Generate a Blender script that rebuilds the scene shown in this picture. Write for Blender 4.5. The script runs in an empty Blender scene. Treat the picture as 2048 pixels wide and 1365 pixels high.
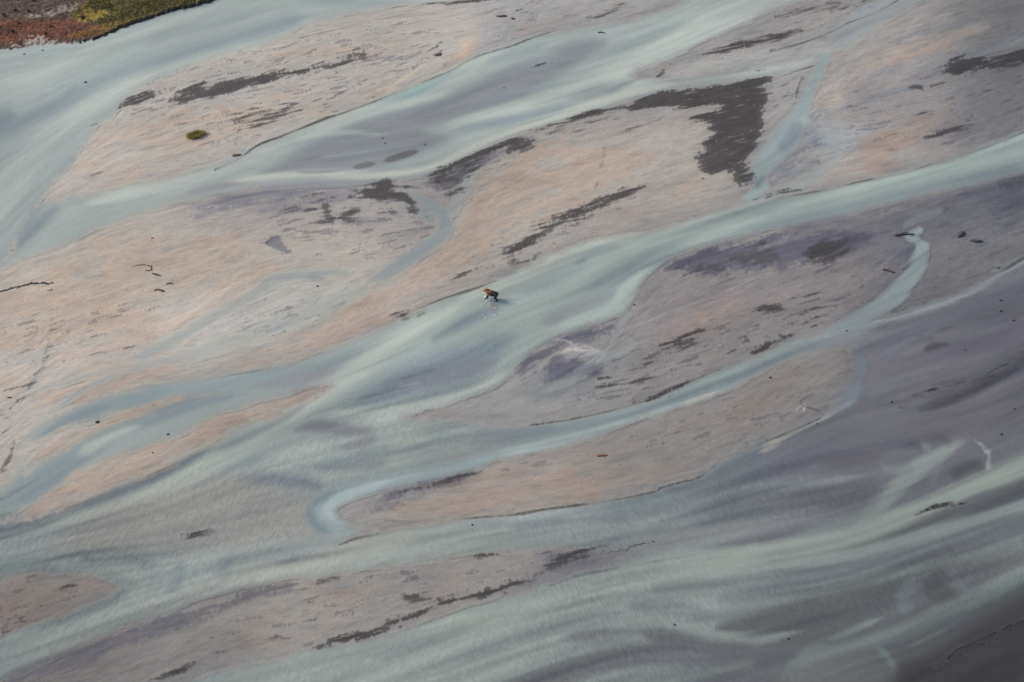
import bpy, bmesh, math, random
import numpy as np
from mathutils import Vector, Matrix
# ------------------------------------------------------------------ camera, sky, sun, exposure
SC=bpy.context.scene
COL=SC.collection
CAM_D=260.0; DEP=math.radians(40.0); HALFW=51.2
cam_data=bpy.data.cameras.new('camera'); cam=bpy.data.objects.new('camera',cam_data); COL.objects.link(cam)
cam_data.sensor_width=36.0; cam_data.lens=18.0*CAM_D/HALFW; cam_data.clip_start=1.0; cam_data.clip_end=30000.0
cam.location=(0,-CAM_D*math.cos(DEP),CAM_D*math.sin(DEP)); cam.rotation_euler=(math.pi/2-DEP,0,0)
SC.camera=cam
SUN_EL=math.radians(30.0); SUN_AZ=math.radians(156.0)      # direction to the sun: up-left of the frame
world=bpy.data.worlds.new('World'); SC.world=world; world.use_nodes=True
wn=world.node_tree; wn.nodes.clear()
sky=wn.nodes.new('ShaderNodeTexSky'); sky.sky_type='NISHITA'; sky.sun_disc=False
sky.sun_elevation=SUN_EL; sky.sun_rotation=math.pi/2-SUN_AZ; sky.air_density=1.0; sky.dust_density=2.0; sky.ozone_density=1.0
bg=wn.nodes.new('ShaderNodeBackground'); bg.inputs['Strength'].default_value=0.14
wo=wn.nodes.new('ShaderNodeOutputWorld')
wn.links.new(sky.outputs[0],bg.inputs[0]); wn.links.new(bg.outputs[0],wo.inputs[0])
sun_data=bpy.data.lights.new('sun','SUN'); sun=bpy.data.objects.new('sun',sun_data); COL.objects.link(sun)
sun_data.energy=1.5; sun_data.angle=math.radians(24); sun_data.color=(1.0,0.86,0.69)
sd=Vector((math.cos(SUN_EL)*math.cos(SUN_AZ),math.cos(SUN_EL)*math.sin(SUN_AZ),math.sin(SUN_EL)))
sun.rotation_euler=sd.to_track_quat('Z','Y').to_euler(); sun.location=sd*200
VS=SC.view_settings; VS.view_transform='Standard'; VS.look='None'; VS.exposure=0.82; VS.gamma=1.0; VS.use_curve_mapping=False
ALB=0.80                    # measured picture tone -> base colour
GCAL=np.array([1.05,1.02,.945]); WCAL=np.array([1.09,1.07,.94])   # evens out the tint of sun and sky
# ---- the ground plan: grids in metres, filled from the traced outlines ----

KY=math.sin(DEP)
CAM=np.array([0.0,-CAM_D*math.cos(DEP),CAM_D*math.sin(DEP)])
FPX=1024.0*CAM_D/HALFW            # focal length in photo pixels
FWD=np.array([0,math.cos(DEP),-math.sin(DEP)]); UPV=np.array([0,math.sin(DEP),math.cos(DEP)])
def gp(u,v,z=0.0):
    """ground point (metres) that the photo shows at pixel u,v"""
    a=(u-1024.0)/FPX; b=(682.5-v)/FPX
    d=FWD+b*UPV; dx=a; t=(z-CAM[2])/d[2]
    return (CAM[0]+t*dx, CAM[1]+t*d[1])
UNIT=20.0                          # plan units per metre (x); y is squeezed by KY
def plan(u,v):
    x,y=gp(u,v); return x*UNIT, y*UNIT*KY
STEP=2.0
X0,X1,Y0,Y1=-1340.0,1340.0,-680.0,910.0
NX=int((X1-X0)/STEP)+1; NY=int((Y1-Y0)/STEP)+1
XS=(X0+STEP*np.arange(NX)).astype(np.float32); YS=(Y0+STEP*np.arange(NY)).astype(np.float32)
def catmull(P,closed,n=4):
    P=np.asarray(P,float); N=len(P); out=[]
    rng=range(N) if closed else range(N-1)
    for i in rng:
        if closed: p0,p1,p2,p3=P[i-1],P[i],P[(i+1)%N],P[(i+2)%N]
        else: p0,p1,p2,p3=P[max(i-1,0)],P[i],P[i+1],P[min(i+2,N-1)]
        for k in range(n):
            t=k/n; out.append(0.5*((2*p1)+(-p0+p2)*t+(2*p0-5*p1+4*p2-p3)*t*t+(-p0+3*p1-3*p2+p3)*t**3))
    if not closed: out.append(P[-1])
    return np.array(out)
def win(a0,a1,b0,b1):
    i0=max(0,int((a0-X0)/STEP)); i1=min(NX,int((a1-X0)/STEP)+2)
    j0=max(0,int((b0-Y0)/STEP)); j1=min(NY,int((b1-Y0)/STEP)+2)
    return i0,i1,j0,j1
FAR=-90.0
def sd_line(C,Wd,reach,fld,win0):
    i00,j00=win0
    for k in range(len(C)-1):
        (ax,ay),(bx,by)=C[k],C[k+1]; wa,wb=Wd[k],Wd[k+1]; r=max(wa,wb)+reach
        i0,i1,j0,j1=win(min(ax,bx)-r,max(ax,bx)+r,min(ay,by)-r,max(ay,by)+r)
        if i1<=i0 or j1<=j0: continue
        xx=XS[i0:i1][None,:]-ax; yy=YS[j0:j1][:,None]-ay
        dx,dy=bx-ax,by-ay; L2=dx*dx+dy*dy+1e-6
        t=np.clip((xx*dx+yy*dy)/L2,0,1)
        d=(wa+(wb-wa)*t)-np.hypot(xx-t*dx,yy-t*dy)
        s=fld[j0-j00:j1-j00,i0-i00:i1-i00]; np.maximum(s,d,out=s)
def stroke_sd(P,soft,fade=False):
    C=np.array([plan(p[0],p[1]) for p in P]); W=np.array([p[2] for p in P])
    A=catmull(np.column_stack([C,W]),False); C=A[:,:2]; W=np.maximum(A[:,2],0.3)
    r=W.max()+soft+14
    if fade:                                          # the thread thins out to nothing at both ends
        q=np.concatenate([[0],np.cumsum(np.hypot(*np.diff(C,axis=0).T))]); q=np.minimum(q,q[-1]-q); e=np.clip(q/min(.22*q.max()*2,70),0,1); W=W*e-(1-e)*soft*1.0
    w=win(C[:,0].min()-r,C[:,0].max()+r,C[:,1].min()-r,C[:,1].max()+r)
    i0,i1,j0,j1=w
    if i1<=i0 or j1<=j0: return w,None
    f=np.full((j1-j0,i1-i0),FAR,np.float32); sd_line(C,W,soft+12,f,(i0,j0)); return w,f
def poly_sd(P,soft):
    C=catmull([plan(p[0],p[1]) for p in P],True,3)
    r=soft+14
    w=win(C[:,0].min()-r,C[:,0].max()+r,C[:,1].min()-r,C[:,1].max()+r)
    i0,i1,j0,j1=w
    if i1<=i0 or j1<=j0: return w,None
    xs=XS[i0:i1]; ins=np.zeros((j1-j0,i1-i0),bool); D=np.roll(C,-1,0)
    for j in range(j0,j1):
        y=YS[j]; m=(C[:,1]>y)!=(D[:,1]>y)
        if m.any():
            a,b=C[m],D[m]; xc=np.sort(a[:,0]+(y-a[:,1])/(b[:,1]-a[:,1])*(b[:,0]-a[:,0]))
            ins[j-j0]=np.searchsorted(xc,xs)&1
    f=np.full((j1-j0,i1-i0),FAR,np.float32)
    sd_line(np.vstack([C,C[:1]]),np.zeros(len(C)+1),soft+12,f,(i0,j0))
    return w,np.where(ins,-f,f)
def sstep(a,b,x):
    t=np.clip((x-a)/(b-a),0,1); return t*t*(3-2*t)
def lin(c):
    c=np.asarray(c,float)/255.0
    return np.where(c<=0.04045,c/12.92,((c+0.055)/1.055)**2.4)
# ---- noise on the plan, drawn out along the flow ----
RNG=np.random.default_rng(11)
def blur_noise(s):
    kx=np.fft.rfftfreq(NX)[None,:]; ky=np.fft.fftfreq(NY)[:,None]
    n=np.fft.rfft2(RNG.standard_normal((NY,NX)).astype(np.float32))
    n*=np.exp(-2*(math.pi*s/STEP)**2*(kx*kx+ky*ky))
    f=np.fft.irfft2(n,s=(NY,NX)).astype(np.float32); return (f-f.mean())/f.std()
def gblur(f,s):
    kx=np.fft.rfftfreq(NX)[None,:]; ky=np.fft.fftfreq(NY)[:,None]
    return np.fft.irfft2(np.fft.rfft2(f)*np.exp(-2*(math.pi*s/STEP)**2*(kx*kx+ky*ky)),s=(NY,NX)).astype(np.float32)
def flow_field():
    c=np.full((NY,NX),math.cos(2*math.radians(21))*0.02,np.float32); s=np.full((NY,NX),math.sin(2*math.radians(21))*0.02,np.float32)
    for kind,col,a,soft,P,amp in FE:
        if kind not in('CS','DS','E','W','WS','WJ') and not(kind=='CA' and len(P[0])==3): continue
        C=catmull([plan(p[0],p[1]) for p in P],kind=='W',3)
        for k in range(len(C)-1):
            (ax,ay),(bx,by)=C[k],C[k+1]; th=math.atan2(by-ay,bx-ax); L=math.hypot(bx-ax,by-ay)
            i=int(((ax+bx)/2-X0)/STEP); j=int(((ay+by)/2-Y0)/STEP)
            if 0<=i<NX and 0<=j<NY:
                c[j,i]+=L*math.cos(2*th); s[j,i]+=L*math.sin(2*th)
    c0,s0=math.cos(2*math.radians(21)),math.sin(2*math.radians(21))
    cb=gblur(c,45)+0.012*c0; sb=gblur(s,45)+0.012*s0
    return 0.5*np.arctan2(sb,cb)
def lic(fields,th,lens):
    """line integral convolution: smear each noise along the flow, for its own length"""
    gx=np.cos(th); gy=np.sin(th)
    J,I=np.mgrid[0:NY,0:NX].astype(np.float32)
    acc=[f.copy() for f in fields]; N=max(lens)
    for sg in(1,-1):
        x=I.copy(); y=J.copy()
        for k in range(N):
            a=np.clip(x+.5,0,NX-1).astype(np.int32); b=np.clip(y+.5,0,NY-1).astype(np.int32); ix=b*NX+a
            x+=sg*1.3*gx.ravel()[ix]; y+=sg*1.3*gy.ravel()[ix]
            a=np.clip(x+.5,0,NX-1).astype(np.int32); b=np.clip(y+.5,0,NY-1).astype(np.int32); ix=b*NX+a
            for q,f in enumerate(fields):
                if k<lens[q]: acc[q]+=f.ravel()[ix]*(1-k/lens[q])
    return [(f-f.mean())/f.std() for f in acc]
WREF=(163,176,176); GREF=(176,172,167)
def gx_plan(): return np.broadcast_to((XS/UNIT)[None,:],(NY,NX))
def lic_raw(f,th,n):
    a=f.mean(); sd=f.std(); g,=lic([f],th,[n]); return np.clip(g*sd*.92+a,0,1)
def compose():
    th=flow_field()
    n_big=blur_noise(11); n_mid=blur_noise(4.2); n_fin=blur_noise(1.9); n_hair=blur_noise(1.0)
    big,mid,fin,hair=lic([n_big,n_mid,n_fin,n_hair],th,[40,20,8,4])
    gth=np.clip(th*.75,math.radians(7),math.radians(22))   # on the bars the grain lies flatter
    g_big,g_mid,g_fin,g_hair=lic([blur_noise(9),blur_noise(3.4),blur_noise(1.5),blur_noise(.9)],gth,[26,15,8,4])
    iso=blur_noise(2.2); broad=blur_noise(60)
    s1,s2=lic([blur_noise(2.6),blur_noise(6)],th,[55,60])          # long threads of silt in the current
    wedge=2.0*s2+1.2*s1
    edge=1.6*mid+1.3*fin+1.0*iso
    z=lambda v=0.0: np.full((NY,NX),v,np.float32)
    def field(c):
        A=np.empty((NY,NX,3),np.float32); A[:]=c; return A
    land=z(); Wa=z(); Pf,Df,Ff,Lf,Ef,Rf=z(),z(),z(.28),z(),z(),z()
    WR=field(1.0); GR=field(1.0)                       # tone relative to the regional base
    WB=field(lin((148,156,155))); GB=field(lin((150,147,143)))
    blurred=False
    wobs={'CA':1,'WS':.8,'WJ':.8,'W':1.0,'B':1.0,'C':1.0,'CS':.8,'E':.35,'P':5,'L':4,'G':4,'GS':.8,'GA':2,'GAS':.5,'D':2.2,'DS':1.0,'F':6,'R':8,'T':4,'TW':4}
    for kind,col,a,soft,P,amp in sorted(FE,key=lambda q:0 if q[0] in('T','TW') else 1):
        if kind not in('T','TW') and not blurred:
            blurred=True; WB=np.stack([gblur(WB[...,c],26) for c in range(3)],-1); GB=np.stack([gblur(GB[...,c],30) for c in range(3)],-1)
        soft=soft*(1.4 if kind in('D','DS') else 2.0 if kind in('W','B') else 1.15 if kind in('CA','CS') else 1)
        w,f=stroke_sd(P,soft,kind in('CS','CA','WS')) if len(P[0])==3 else poly_sd(P,soft)
        if f is None: continue
        i0,i1,j0,j1=w; sl=(slice(j0,j1),slice(i0,i1))
        m=sstep(-soft,soft,f+wobs[kind]*amp*(wedge if kind in('C','CS','CA','WS','WJ') else edge)[sl])*a; k=m[...,None]
        if kind in('W','WS','WJ'):
            Wa[sl]=np.maximum(Wa[sl],m); k=k/max(a,1e-3); WR[sl]=WR[sl]*(1-k)+lin(col)/lin(WREF)*k
        elif kind=='B': Wa[sl]*=1-m
        elif kind in('C','CS'): WR[sl]=WR[sl]*(1-k)+lin(col)/lin(WREF)*k
        elif kind=='CA': WR[sl]=WR[sl]*(1-k)+lin(col)/WB[sl]*k
        elif kind=='T': GB[sl]=GB[sl]*(1-k)+lin(col)*k
        elif kind=='TW': WB[sl]=WB[sl]*(1-k)+lin(col)*k
        elif kind in('G','GS'): GR[sl]=GR[sl]*(1-k)+lin(col)/lin(GREF)*k
        elif kind in('GA','GAS'): GR[sl]=GR[sl]*(1-k)+lin(col)/GB[sl]*k
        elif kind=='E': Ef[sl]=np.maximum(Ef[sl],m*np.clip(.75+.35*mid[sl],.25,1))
        else:
            A={'P':Pf,'L':Lf,'D':Df,'DS':Df,'F':Ff,'R':Rf}[kind]; A[sl]=np.maximum(A[sl],m)
    def mul(A,c,m): return A*(1+(np.asarray(c,np.float32)-1)*m[...,None])
    def mix(A,c,m): return A*(1-m[...,None])+lin(c)*m[...,None]
    G=GB*GR
    pk=np.clip(Pf*(.80+.24*g_big+.10*g_mid)+.06*g_big*(1-Lf),0,1)
    G=mul(G,(1.10,.97,.89),sstep(.05,1.0,pk))
    G=mul(G,(.74,.78,.84),np.clip(.22*(g_big+.5*g_mid)-.06,0,.6)*(1-Lf))
    G=mul(G,(.69,.70,.80),np.clip(Lf*(.85+.2*g_mid),0,1)); G=mul(G,(.70,.68,.72),np.clip(Lf*(.1+.3*g_mid+.3*g_big),0,.9))
    G*=(1+.05*g_mid+.04*g_fin+.04*g_hair+.03*broad)[...,None]
    fk=sstep(1.1,2.7,(1.0*g_fin+.45*g_mid+.15*iso+.55*g_hair)+1.55*(Ff-.38))
    G=mul(G,(.50,.50,.55),np.clip(fk,0,1)*np.clip(Ff*1.6,0,.9))
    rill=np.exp(-(s1/.22)**2)*sstep(-.2,1.0,broad+.6*g_big)+.8*np.exp(-(s2/.16)**2)*sstep(-.1,1.1,-broad+.5*g_big)
    G=mul(G,(.80,.83,.91),np.clip(rill,0,1)*.55*(1-.6*Pf))
    spk=sstep(2.3,2.9,g_hair+.25*iso)
    G=mul(G,(.45,.44,.46),spk*.7*np.clip(Ff*1.2,0,1))
    fray=.6*g_hair+.75*g_fin+.5*g_mid+.15*iso
    dk=sstep(-.7,.9,(Df-.53)*3.8+.55*fray+.35*g_hair)*np.clip(Df*5,0,1)
    dsm=lic_raw(dk,gth,9); dk=.62*dk+.42*dsm
    lum=GB.mean(-1)/.40
    dcol=lin((80,75,74))*np.clip(lum,.55,1.0)[...,None]
    kk=(dk*np.clip(.55+.6*Df,0,.97))[...,None]; G=G*(1-kk)+dcol*kk
    G*=(1+dk*(.06*g_hair+.08*g_mid))[...,None]
    wet=np.clip(.25+.5*Lf+.3*Df,0,1)
    Lw=sstep(-700,300,XS)[None,:]*np.ones((NY,1),np.float32)
    Wc=WB*WR*(1+(.065*s2+.055*s1)*np.clip(.25+.9*np.maximum(Rf,.5*Lw),.25,1.2)+.02*big+.018*mid+.012*fin+.03*broad)[...,None]
    Wc=mul(Wc,(.72,.76,.85),np.clip(-.20*s2-.16*s1-.02,0,.6)*np.clip(.3+.8*np.maximum(Rf,.5*Lw),0,1))
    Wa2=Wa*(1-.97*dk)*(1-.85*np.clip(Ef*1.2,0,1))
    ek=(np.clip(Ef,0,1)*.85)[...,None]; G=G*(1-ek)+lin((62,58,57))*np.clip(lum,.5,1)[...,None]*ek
    film=sstep(.03,.6,Wa2)
    damp=np.clip(1.7*gblur(film,20),0,1)*.8*(.8+.3*g_mid); G=mul(G,(.84,.865,.92),np.clip(damp,0,1))
    S=G*(1-Wa2[...,None])+Wc*Wa2[...,None]             # water as thin as this shows the silt it runs over
    for kind,col,a,soft,P,amp in LAND:
        w,f=poly_sd(P,soft); i0,i1,j0,j1=w; sl=(slice(j0,j1),slice(i0,i1))
        m=sstep(-soft,soft,f+amp*(1.2*g_mid[sl]+1.6*iso[sl]))*a
        if kind=='land': land[sl]=m
        G[sl]=G[sl]*(1-m[...,None])+lin(col)*(1+.10*g_mid[sl]+.12*iso[sl]+.14*g_hair[sl])[...,None]*m[...,None]
    under=gblur(film,11)
    H=(.022-.085*under+.007*mid+.005*fin+.004*hair+.045*gblur(Ef,2.5)*(1-under)).astype(np.float32)
    film=film*(1-sstep(.15,.5,land)); H0=H; H=H+land*(.10+.20*sstep(-62,-30,gx_plan()))*(1+.12*iso)
    return dict(land=land,H0=H0,th=th,G=G,Wa=film,Wc=S,wet=wet,H=H,R=np.maximum(Rf,.25),D=dk,mid=mid,fin=fin,iso=iso,hair=hair,broad=broad,L=Lf,E=Ef)
# ---- traced ground plan: every point is a photo pixel turned into a ground point by the camera ----
TEAL=(163,177,177); PALE=(186,197,195); BLUE=(132,149,160); DEEP=(108,124,136); LIL=(131,137,146); DLIL=(112,111,121)
GREY=(168,165,162); TAUPE=(128,122,122)
FE=[]
def F(kind,col,a,soft,pts,amp=1.0):
    P=[tuple(float(c) for c in p.split(',')) for p in pts.split()]
    FE.append((kind,col,a,soft,P,amp))
LAND=[]
def LD(kind,col,a,soft,amp,pts): LAND.append((kind,col,a,soft,[tuple(float(c) for c in p.split(',')) for p in pts.split()],amp))
# ------------------------------------------------------------------ water areas
# far channel along the grassy shore
F('W',TEAL,.95,7,"-300,180 0,99 60,94 120,87 180,81 205,76 250,55 300,38 340,25 430,0 560,-60 800,-200 1200,-200 960,-14 900,-2 830,6 760,16 700,28 620,46 560,75 512,91 440,110 390,128 330,150 300,162 270,181 245,206 236,222 222,236 192,254 186,262 172,284 155,302 150,320 130,338 105,362 85,390 72,410 62,430 40,462 20,500 0,532 -100,600 -300,700")
# second channel
F('W',TEAL,.9,6,"-300,700 0,530 30,470 60,430 85,410 140,397 200,385 260,372 340,358 400,340 440,325 500,300 560,277 620,252 680,229 740,207 800,183 880,150 940,119 1000,97 1060,77 1130,65 1200,55 1280,40 1340,18 1372,0 1440,-60 1700,-200 2000,-200 1700,-40 1600,0 1540,20 1500,40 1440,66 1380,95 1330,116 1300,130 1270,141 1262,152 1300,159 1370,159 1450,148 1540,135 1600,124 1650,112 1652,120 1560,148 1480,160 1400,170 1330,184 1260,200 1180,226 1120,244 1050,264 1000,283 950,305 905,328 870,345 820,356 760,364 700,368 620,372 540,374 470,384 400,398 340,404 280,424 220,446 150,476 90,500 40,520 0,536")
F('C',LIL,.85,18,"440,372 520,345 600,296 680,256 760,232 850,205 920,178 980,150 1060,118 1130,92 1180,80 1210,86 1180,110 1120,150 1060,185 1020,205 950,228 880,250 850,262 900,275 860,300 800,322 740,338 660,342 560,348 480,368")
F('C',LIL,.6,14,"380,384 440,368 540,362 680,360 790,350 850,345 870,350 820,360 760,368 700,372 600,376 500,384 420,392")
# main channel with the bear
F('W',TEAL,.95,5,"2350,120 2200,200 2048,263 1980,288 1920,312 1850,333 1760,356 1680,374 1600,390 1552,396 1500,404 1440,424 1390,441 1300,463 1200,480 1130,500 1080,523 1030,550 990,566 960,577 920,589 880,604 840,622 800,643 760,662 700,686 650,706 600,722 540,737 480,748 420,760 360,766 300,773 240,787 190,802 140,822 100,845 70,868 58,880 60,920 30,960 0,985 -200,1080 -300,1330 0,1335 100,1290 300,1200 500,1120 640,1085 720,1050 680,1062 645,1050 622,1022 640,1000 700,968 800,958 880,944 960,915 1040,902 1020,870 960,850 900,842 840,843 800,836 900,808 960,786 1000,770 1022,742 1050,712 1095,678 1160,654 1235,632 1256,634 1256,612 1272,580 1290,556 1318,532 1360,506 1440,482 1540,458 1620,444 1700,428 1800,398 1900,378 1980,362 2048,345 2350,300")
F('C',LIL,.8,14,"1450,482 1540,455 1640,432 1720,424 1800,404 1900,384 2048,350 2200,330 2200,380 2048,400 1900,410 1780,440 1700,470 1600,470 1480,490 1400,505")
# lower middle channel
F('W',TEAL,.92,5,"2300,380 2120,470 2048,516 2000,540 1965,562 1930,582 1870,602 1830,618 1780,633 1720,645 1660,660 1600,680 1540,706 1460,738 1380,766 1310,796 1240,817 1150,838 1060,850 1000,856 960,845 930,862 860,890 900,940 950,922 1010,913 1060,905 1120,893 1180,876 1260,846 1330,822 1400,800 1450,780 1520,745 1600,706 1680,690 1760,655 1830,634 1870,620 1930,600 1980,574 2048,534 2130,500 2350,420")
# hook channel
# rippled lower channel
F('W',TEAL,.92,5,"1640,838 1600,858 1560,874 1510,893 1480,905 1450,919 1432,930 1416,947 1390,960 1350,969 1327,975 1310,984 1240,999 1170,1012 1100,1020 1040,1030 980,1036 900,1042 850,1052 790,1062 750,1070 710,1080 640,1100 560,1112 460,1115 300,1122 180,1098 168,1104 176,1120 130,1136 60,1140 0,1150 -300,1200 -300,1460 0,1364 60,1335 140,1300 220,1265 300,1238 380,1205 460,1180 520,1166 600,1154 700,1142 800,1128 900,1112 1020,1102 1120,1090 1200,1100 1300,1080 1420,1068 1530,1040 1620,1020 1720,1000 1760,960 1700,930 1600,910 1560,896")
# bottom right fan
F('W',TEAL,.9,5,"2350,770 2200,840 2048,914 1980,945 1930,966 1880,990 1800,1020 1700,1048 1600,1074 1536,1086 1470,1100 1400,1113 1320,1122 1230,1134 1160,1150 1100,1170 1040,1188 980,1204 920,1222 850,1248 780,1270 700,1288 650,1298 560,1318 470,1340 380,1372 200,1500 1400,1560 2400,1500 2450,1100")
F('W',(140,156,160),.8,12,"2350,820 2048,946 1950,985 1860,1030 1780,1060 1720,1085 1650,1110 1580,1120 1530,1124 1600,1150 1750,1130 1900,1080 2048,1020 2350,900")
# small side channels on the left bar
F('W',(150,166,170),.8,9,"0,985 50,905 60,872 80,852 130,826 200,800 300,775 400,762 480,748 560,736 640,720 700,700 720,715 640,765 560,776 480,785 420,800 330,826 250,862 180,912 100,975 40,1010 0,1030 -200,1120 -200,1050")
# bars standing in the water areas
F('B',None,1,5,"58,1010 100,985 150,945 190,928 240,908 300,890 345,876 395,846 430,828 470,812 530,796 580,783 640,770 664,766 668,772 648,786 600,810 560,832 500,850 440,880 400,900 340,932 260,968 200,990 130,1020 60,1040 0,1054 -200,1100 -200,1100 0,1040")
F('B',None,1,5,"52,905 60,885 90,870 130,850 190,838 250,822 330,800 400,790 440,785 400,795 330,812 260,840 215,855 180,872 150,890 120,905 80,930 50,950")
F('B',None,1,6,"-200,1220 0,1160 40,1146 110,1142 170,1144 215,1150 232,1162 238,1178 225,1195 195,1212 150,1228 90,1248 40,1264 0,1276 -200,1340")
F('B',None,.5,14,"180,1098 240,1060 330,1035 420,1010 520,980 600,980 640,1000 620,1020 630,1050 650,1060 700,1064 640,1082 540,1085 460,1090 380,1105 280,1106")
F('B',None,.9,7,"940,855 1000,838 1030,800 1060,760 1090,735 1130,705 1170,690 1205,720 1190,750 1230,790 1250,812 1180,832 1100,845 1020,855")
F('B',None,.8,10,"800,838 880,820 950,798 1000,775 1030,760 1040,790 1000,830 960,846 900,842")
F('B',None,.55,14,"860,905 900,880 980,868 1000,880 960,910 900,930 860,930")
F('B',None,.9,6,"1325,158 1327,146 1336,134 1360,122 1400,108 1460,92 1540,70 1620,50 1700,20 1780,-20 1900,-80 1860,-10 1760,18 1690,50 1620,78 1540,104 1450,122 1390,140 1340,156")
# ------------------------------------------------------------------ streaks and tones in the water
S='CS'
F(S,PALE,.75,16,"1000,-30,30 760,14,22 640,42,18 512,86,17 400,116,18 300,152,20 220,188,24 130,245,28 60,310,34 0,400,40 -60,480,40")
F(S,PALE,.45,18,"460,0,16 360,34,18 250,72,18 150,112,26 60,150,34 -60,190,30")
F(S,BLUE,.7,16,"640,20,14 560,52,17 440,86,15 330,118,15 240,146,16 170,178,18 120,212,18 60,236,20 0,262,26 -60,290,30")
F(S,DEEP,.55,14,"30,214,8 0,236,22 -60,260,34")
F(S,BLUE,.5,10,"160,160,10 130,195,12 70,225,10")
F(S,BLUE,.6,10,"185,268,4 150,318,10 110,362,10 80,404,9 60,440,7 25,498,4")
F(S,(150,166,172),.5,12,"20,110,12 120,100,8 180,90,5")
F(S,BLUE,.45,14,"900,10,10 700,4,14 560,-4,14")
F(S,LIL,.7,8,"612,52,3 650,44,8 700,36,9 735,28,6 760,24,2")
F(S,LIL,.5,8,"770,24,3 820,17,5 900,10,5 980,0,4")
# second channel streaks
F(S,PALE,.9,11,"1035,92,6 960,122,10 900,148,10 830,186,8")
F(S,(150,176,178),.9,8,"940,128,5 880,158,9 820,190,14 740,220,13 690,238,7 640,258,3")
F(S,PALE,.9,10,"940,168,4 880,190,7 820,203,8 760,214,9 700,234,12 640,262,14 580,286,14 520,306,15 460,330,15 400,352,16 320,375,16 220,392,15 140,405,14")
F(S,PALE,.95,12,"1660,-60,34 1560,0,34 1480,26,32 1420,52,34 1360,88,36 1300,130,38 1230,162,36 1160,190,30 1090,210,22 1020,222,16 960,236,12 900,252,9 850,262,6")
F(S,TEAL,.8,14,"1260,165,24 1180,190,24 1100,212,18 1040,230,12")
F(S,BLUE,.75,9,"1180,205,8 1120,218,8 1060,232,9 1000,244,9 930,256,8 870,268,6")
F(S,BLUE,.6,8,"1280,160,5 1250,168,8 1225,182,7 1200,192,4")
F(S,(196,204,198),.8,8,"1660,112,8 1560,136,8 1470,150,6 1390,162,5 1330,170,6 1270,186,8 1200,206,8 1120,232,7 1040,258,8 960,292,10 900,322,9 850,340,8 780,348,9 700,350,8 600,350,7 500,358,8 430,366,7")
F(S,BLUE,.6,6,"1400,157,3 1350,158,5 1318,155,5")
F(S,BLUE,.65,9,"760,290,3 700,278,5 640,280,6 580,290,7 520,306,6")
F(S,(168,186,186),.6,5,"792,271,2 740,268,4 690,266,4 640,270,4")
F(S,(168,186,186),.5,5,"880,276,2 820,290,3 760,300,3 680,312,3 600,318,3")
F(S,BLUE,.5,8,"1110,78,4 1060,100,7 1000,116,7 950,136,5")
F(S,BLUE,.45,7,"1180,110,4 1100,128,6 1030,140,6 960,158,5")
F(S,(164,182,184),.4,6,"1140,100,3 1080,112,4 1020,126,4 950,150,3")
F(S,BLUE,.5,8,"1160,160,5 1080,175,6 1000,196,6 930,214,5")
F('C',BLUE,.5,16,"0,520 30,480 62,440 110,412 80,450 60,480 20,512")
F(S,BLUE,.55,8,"0,538,6 60,520,6 140,488,6 220,456,6 300,424,5 350,402,4")
F('C',DEEP,.45,12,"24,498 50,470 95,425 115,420 90,450 50,490")
F(S,(150,148,158),.6,8,"330,396,4 420,384,9 520,372,9 620,366,8 720,362,6")
F(S,TEAL,.8,6,"700,352,5 620,358,6 540,368,5 480,378,5 400,390,4 340,394,3")
# bear channel streaks
F(S,(184,200,196),.9,14,"2120,240,16 2048,282,18 1960,318,22 1860,352,24 1760,380,24 1660,402,22 1560,424,20 1480,444,18 1400,458,20 1300,476,20 1200,494,18")
F(S,(200,208,202),.8,9,"1480,412,4 1400,440,7 1300,463,8 1200,484,9 1120,510,10 1060,538,11 1000,564,11 940,588,11 880,614,10")
F(S,BLUE,.6,9,"2100,330,8 2000,345,9 1900,366,8 1800,388,8 1700,414,8 1620,432,7 1540,448,7 1470,466,7 1430,480,6")
F(S,BLUE,.55,12,"1420,486,7 1350,510,12 1290,528,14 1220,556,14 1150,586,10")
F(S,BLUE,.45,12,"1200,520,5 1120,556,10 1060,580,12 1010,592,10")
F(S,(112,130,142),.7,5,"1178,515,3 1160,523,4 1145,528,2")
F(S,(140,146,156),.75,9,"1250,560,3 1228,585,8 1190,605,10 1140,624,11 1100,640,12 1060,656,10")
F(S,(180,196,194),.7,8,"1330,520,5 1282,545,8 1255,580,12 1238,610,12 1200,630,8 1130,650,7 1080,672,7")
F(S,BLUE,.7,10,"1030,598,8 980,622,10 940,640,9 900,658,7 876,672,3")
F(S,(190,202,196),.7,12,"960,590,10 900,620,12 850,645,14 800,680,16 750,716,18 700,750,20 650,780,18 600,815,17 560,840,16 500,880,16 420,925,18 320,970,20 200,1010,20 60,1050,20")
F('C',(124,140,153),.85,22,"690,800 740,770 800,735 870,708 930,690 990,668 1030,672 1010,705 985,735 930,768 860,790 790,802 730,810")
F('C',(128,130,142),.6,14,"780,760 850,740 930,725 985,720 960,750 890,772 820,780 760,785")
F(S,TEAL,.6,5,"830,772,2 780,782,3 720,792,4 660,806,4")
F(S,(170,184,184),.7,4,"850,764,1 820,770,3 780,777,2")
F(S,(110,122,134),.6,5,"845,775,2 800,788,4 740,803,5 690,816,5 650,822,3")
F(S,(110,122,134),.55,5,"900,738,2 860,744,4 820,754,4 780,768,3")
F(S,PALE,.8,9,"1030,700,6 1000,742,9 960,775,10 900,798,10 840,815,9 760,826,8 680,830,7 620,840,7")
F('C',(120,122,134),.75,9,"588,855 610,842 640,836 675,842 712,852 740,856 735,866 700,872 660,868 620,866 590,864")
F('C',(130,134,146),.7,14,"640,880 700,876 750,870 740,890 710,898 670,894")
F(S,TEAL,.7,6,"748,862,4 700,880,5 640,886,5 580,884,4 520,900,5 450,935,5")
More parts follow.
